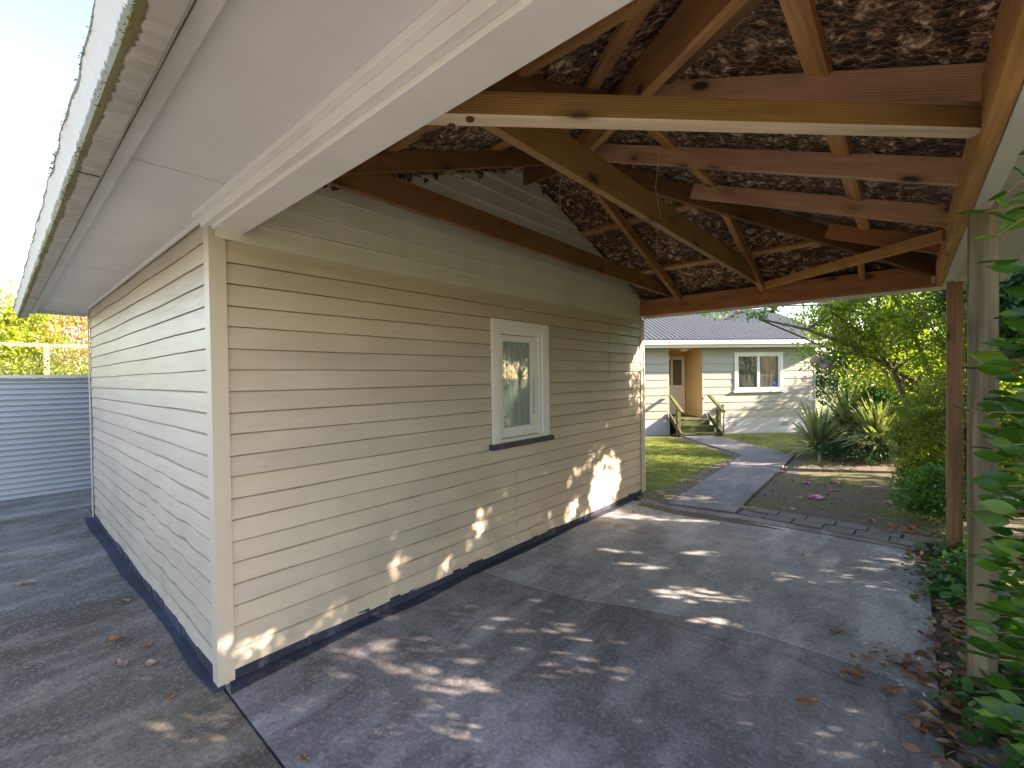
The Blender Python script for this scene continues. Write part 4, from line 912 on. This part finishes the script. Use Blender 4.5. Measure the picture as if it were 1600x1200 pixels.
# yuccas
def yucca(base, n, ln, seed, label):
    rs = np.random.RandomState(seed); y = empty('yucca', base, label, 'yucca', 'variegated yuccas at the edge of the bed')
    vs = []; fs = []
    for i in range(n):
        az = rs.uniform(0, 2*math.pi); el = rs.uniform(.05, 1.35); l_ = ln*rs.uniform(.7, 1.1); wd = .030
        d = np.array([math.cos(az)*math.cos(el), math.sin(az)*math.cos(el), math.sin(el)]); side = np.array([-math.sin(az), math.cos(az), 0]); upn = np.cross(d, side)*-1
        b = len(vs)*1; p0 = np.array([rs.normal(0, .04), rs.normal(0, .04), .12+rs.uniform(0, .18)]); m = 6
        droop = rs.uniform(.05, .45)*(1.2-el*.5)
        for j in range(m+1):
            t = j/m; p = p0+d*l_*t+np.array([0, 0, -droop*l_*t*t]); wj = wd*(1.0-t)**.6*(.6+1.4*min(t*3, 1))*.7+.001
            vs += [p-side*wj, p-upn*wj*.25, p+side*wj]
        for j in range(m):
            q = b+3*j; fs += [(q, q+1, q+4, q+3), (q+1, q+2, q+5, q+4)]
    o = from_np('foliage', np.array(vs)+np.array(base), np.array(fs), L['yucca'], y, smooth=True)
    MB().tube([V(base), V(base)+V((0, 0, .32))], .05, 8).build('stem', M['barkd'], y)
yucca((1.38, 9.6, -.02), 150, .92, 1, 'variegated yucca nearest the lawn, leaves spreading low to the left')
yucca((1.85, 9.95, .38), 170, .92, 2, 'tallest variegated yucca, standing behind the others')
yucca((2.3, 9.2, .25), 150, .80, 3, 'variegated yucca on the right with drooping pale leaves')

# near camellia beside the post
K = empty('camellia_shrub', (3.75, 1.35, 0), 'glossy dark green camellia in front of the near post', 'shrub')
rs = np.random.RandomState(5)
tb = MB(); tb.tube([(3.75, 1.35, -.05), (3.7, 1.3, .7), (3.62, 1.25, 1.5), (3.6, 1.2, 2.1)], [.045, .035, .025, .012], 8)
tb.tube([(3.75, 1.4, 0), (3.85, 1.6, .9), (3.9, 1.9, 1.8)], [.035, .025, .012], 7)
tb.build('trunk', M['bark'], K, smooth=True)
TP = []; TD = []; TN = []; TL = []; tw = MB()
def spray(p0, p1, nl, ls=.074, w_=.004, sag=.04):
    p0 = np.array(p0, float); p1 = np.array(p1, float); L_ = np.linalg.norm(p1-p0); ax = (p1-p0)/L_
    pts = [p0+(p1-p0)*t+np.array([0, 0, -sag*4*t*(t-1)*-1*-1]) + np.array([0, 0, sag*math.sin(t*3.1)]) for t in np.linspace(0, 1, 6)]
    tw.tube([tuple(p) for p in pts], [w_*(1-.6*i/5) for i in range(6)], 5)
    for i in range(nl):
        t = 1-(i/nl)*min(.9, .42/L_)-.0; j = min(4, int(t*5)); f = t*5-j; p = pts[j]*(1-f)+pts[min(5, j+1)]*f
        ang = i*2.4+rs.uniform(-.8, .8); sd = np.cross(ax, [0, 0, 1]); sd /= np.linalg.norm(sd)+1e-6; up = np.cross(sd, ax)
        d = ax*rs.uniform(.5, 1.0)+(sd*math.cos(ang)+up*math.sin(ang)*.55)*rs.uniform(.7, 1.1)
        if i == 0: d = ax
        TP.append(p); TD.append(d); TN.append(np.array([-.15, -.6, .75])+rs.normal(size=3)*.55); TL.append(ls*rs.uniform(.55, 1.2))
for p0, p1, nl in [((3.6, 1.4, 1.85), (2.83, .98, 1.985), 9), ((3.6, 1.3, 2.05), (2.95, 1.06, 2.00), 8), ((3.6, 1.3, 1.75), (2.90, 1.05, 1.86), 7),
        ((3.2, 1.25, 2.15), (2.87, 1.0, 2.03), 8), ((3.2, 1.2, 1.95), (2.85, .98, 1.92), 8), ((3.2, 1.3, 2.1), (2.93, 1.1, 2.05), 8), ((3.2, 1.3, 1.9), (2.95, 1.1, 1.95), 8),
        ((3.62, 1.3, 1.2), (2.80, .95, 1.46), 10), ((3.6, 1.35, 1.0), (2.86, 1.0, 1.40), 8), ((3.6, 1.2, 1.3), (2.88, 1.02, 1.56), 6), ((3.6, 1.2, 1.5), (2.93, 1.05, 1.68), 7),
        ((3.7, 1.2, .9), (2.90, 1.02, 1.20), 8), ((3.6, 1.2, .8), (2.88, 1.0, 1.08), 7), ((3.7, 1.2, .6), (2.89, 1.0, .92), 8), ((3.7, 1.2, .5), (2.86, .99, .82), 7), ((3.7, 1.2, .4), (2.90, 1.0, .70), 7), ((3.7, 1.3, .9), (2.93, 1.06, 1.30), 7)]:
    spray(p0, p1, nl)
for i in range(190):
    z_ = rs.uniform(.45, 1.85); y_ = rs.uniform(.85, 1.85); x_ = 2.676+.127*(y_+.75)+rs.uniform(-.05, .09)+(.03 if z_ < .8 else 0)
    spray((3.6, y_+.2, z_-.15), (x_, y_, z_), rs.randint(6, 10))
for i in range(110):
    q = np.array([rs.uniform(3.0, 4.3), rs.uniform(.75, 2.3), rs.uniform(.25, 2.15)])
    if q[0] < 3.12 and q[1] > 1.9: continue
    c = np.array([3.7, 1.4, min(q[2], 1.6)*.7]); spray(c+(q-c)*.35, q, rs.randint(6, 11), .072, .003)
tw.build('twigs', M['twig'], K)
leaves('foliage', np.array(TP), np.array(TD), np.array(TN), np.array(TL), np.array(TL)*.52, L['cam'], K, full=True)

# ivy and leaf litter on the right edge
def litter(name, pts, mat, ls, z, seed, label, cat, flat=.35, full=True, ratio=.5):
    rs = np.random.RandomState(seed); P = np.array(pts); n = len(P); P = np.concatenate([P, (z+rs.uniform(0, .02, n))[:, None]], 1) if P.shape[1] == 2 else P
    D = rdir(rs, n)*np.array([1, 1, flat]); N = rdir(rs, n, 2.2); s = rs.uniform(.6, 1.2, n)*ls
    return leaves(name, P, D, N, s, s*ratio, L[mat], full=full, label=label, cat=cat, kind='stuff')
rs = np.random.RandomState(9)
def cl(c, s, n): return np.stack([rs.normal(c[0], s[0], n), rs.normal(c[1], s[1], n)], 1)
pts = np.concatenate([cl((2.93, 3.2), (.08, .5), 320), cl((2.9, 2.35), (.08, .25), 170), cl((2.68, 2.42), (.09, .09), 45), cl((2.85, 4.3), (.10, .25), 170), cl((3.1, 1.6), (.15, .4), 260), cl((2.83, 1.85), (.05, .15), 40), cl((2.7, 5.1), (.2, .15), 110), cl((3.2, 3.0), (.15, .9), 260)])
litter('leaf_litter', pts, 'dead', .065, .004, 3, 'brown fallen leaves drifted along the right edge of the slab', 'leaf litter')
litter('leaf_litter', np.concatenate([cl((1.9, 6.8), (.5, 1.1), 260), cl((.25, 6.6), (.08, 1.3), 90), cl((1.6, 9.0), (.4, .2), 120)]), 'dead', .045, .0, 4, 'small dry leaves scattered over the garden soil', 'leaf litter')
iv = np.concatenate([cl((3.02, 3.95), (.13, .33), 520), cl((3.05, 2.25), (.10, .16), 330), cl((3.15, 1.5), (.12, .35), 520), cl((3.3, 2.8), (.15, .9), 600), cl((3.05, 4.75), (.12, .2), 200), cl((2.9, 3.75), (.06, .2), 120)])
h = rs.uniform(.0, .13, len(iv))*np.clip((iv[:, 0]-2.75)*4, .2, 1.3)
litter('ivy', np.concatenate([iv, h[:, None]], 1), 'ivy', .06, 0, 5, 'green ivy ground cover around the feet of the two posts', 'ivy', .3, ratio=.85)
litter('petal_litter', np.concatenate([cl((2.65, 2.3), (.12, .25), 22), cl((2.6, 3.4), (.1, .3), 14)]), 'white', .022, .006, 6, 'tiny white petals and chips scattered on the slab edge', 'petals', .1)

# single fallen leaves
def dead(loc, ln, rz, label):
    nx, ny = 9, 5; vs = []; fs = []; cu = rnd.uniform(.5, 1.3); wv = rnd.uniform(0, 6)
    for i in range(nx):
        t = i/(nx-1); wd = ln*.22*math.sin(math.pi*min(.98, .04+t*.95))**.7
        for j in range(ny):
            s_ = (j/(ny-1)-.5)*2; x = (t-.5)*ln; y = s_*wd
            z = .004+abs(s_)**1.5*wd*.7*cu+.16*ln*((t-.5)**2)*4*.6+.006*math.sin(t*9+wv+s_*3); vs.append((x, y, z))
    for i in range(nx-1):
        for j in range(ny-1): fs.append((i*ny+j, (i+1)*ny+j, (i+1)*ny+j+1, i*ny+j+1))
    vs.append((-ln*.5, 0, .01)); vs += [(-ln*.72, .002*1, .006), (-ln*.72, -.002, .006)]; fs.append((len(vs)-3, len(vs)-2, len(vs)-1))
    mb = MB(); mb.add(vs, fs); o = mb.build('fallen_leaf', L['dead'], None, smooth=True); o.location = (loc[0], loc[1], loc[2] if len(loc) > 2 else .002); o.rotation_euler = (0, 0, rz)
    tag(o, label, 'leaf', 'single dry leaves on the paving'); return o
for a in [((2.352, 2.579), .075, .5, 'curled brown leaf alone on the pale slab, just beyond the joint'), ((2.468, 2.128), .12, .1, 'long dark brown leaf on the slab, just this side of the joint'),
          ((2.314, 1.76), .105, .6, 'pale brown leaf on the dark slab, the nearest large one'), ((2.607, 2.109), .09, .9, 'orange-brown leaf lying between the joint leaf and the leaf drift'),
          ((2.70, 3.406), .07, 2.0, 'small upright brown leaf on the slab by the ivy'), ((2.74, 2.06), .10, 2.6, 'orange leaf arching at the slab edge in front of the post'),
          ((2.75, 1.98), .10, .2, 'brown leaf just in front of the orange arching leaf'), ((-.478, -.209), .085, 1.0, 'reddish leaf on the asphalt nearest the garage corner, left side'),
          ((-.60, -.313), .10, .3, 'dull red leaf on the asphalt, farther from the wall'), ((-.952, -.287), .09, 1.3, 'dark leaf on the asphalt beside a pale pebble'),
          ((-.075, -.20), .05, 2.2, 'small orange leaf just below the garage corner'), ((-1.53, -.153), .07, .4, 'brown leaf on the seam between the two asphalt patches'),
          ((-.72, -.18), .07, 1.9, 'brown leaf close to the dented wall, middle of the asphalt'), ((.80, .062), .05, .7, 'round dark leaf at the bottom of the slab edge'),
          ((-2.5, -.62), .14, 1.1, 'red-brown twig-like leaf at the far left of the asphalt'), ((1.30, 1.55), .03, .4, 'tiny dark leaf speck in the middle of the near slab'),
          ((.60, 1.55, .002), .03, .9, 'tiny curled leaf on the slab near the wall')]:
    dead(*a)
rs2 = np.random.RandomState(77)
for (x, y), r, lb in [((1.80, 6.04), .10, 'largest pink fallen bloom in the middle of the garden bed'), ((1.578, 6.875), .06, 'pink fallen bloom near the path edge, second row'), ((1.893, 7.172), .06, 'pink fallen bloom farther back in the bed'),
        ((2.495, 6.297), .06, 'pink fallen bloom by the fine-leaved bush'), ((1.17, 7.521), .06, 'pale pink fallen bloom lying against the path edge'), ((1.914, 6.60), .05, 'small pink bloom just beyond the largest one'), ((.249, 4.98), .05, 'pale petal on the soil at the garage end')]:
    b = flower((0, 0, .012), r, None, rs2, 'fallen_bloom'); b.location = (x, y, 0); b.scale = (1, 1, .45); tag(b, lb, 'bloom', 'fallen pink blooms')
st_ = [((-1.2, -.42), .02), ((-.3, -.32), .018), ((-.55, -.12), .015)]
for (x, y), r in st_:
    pass
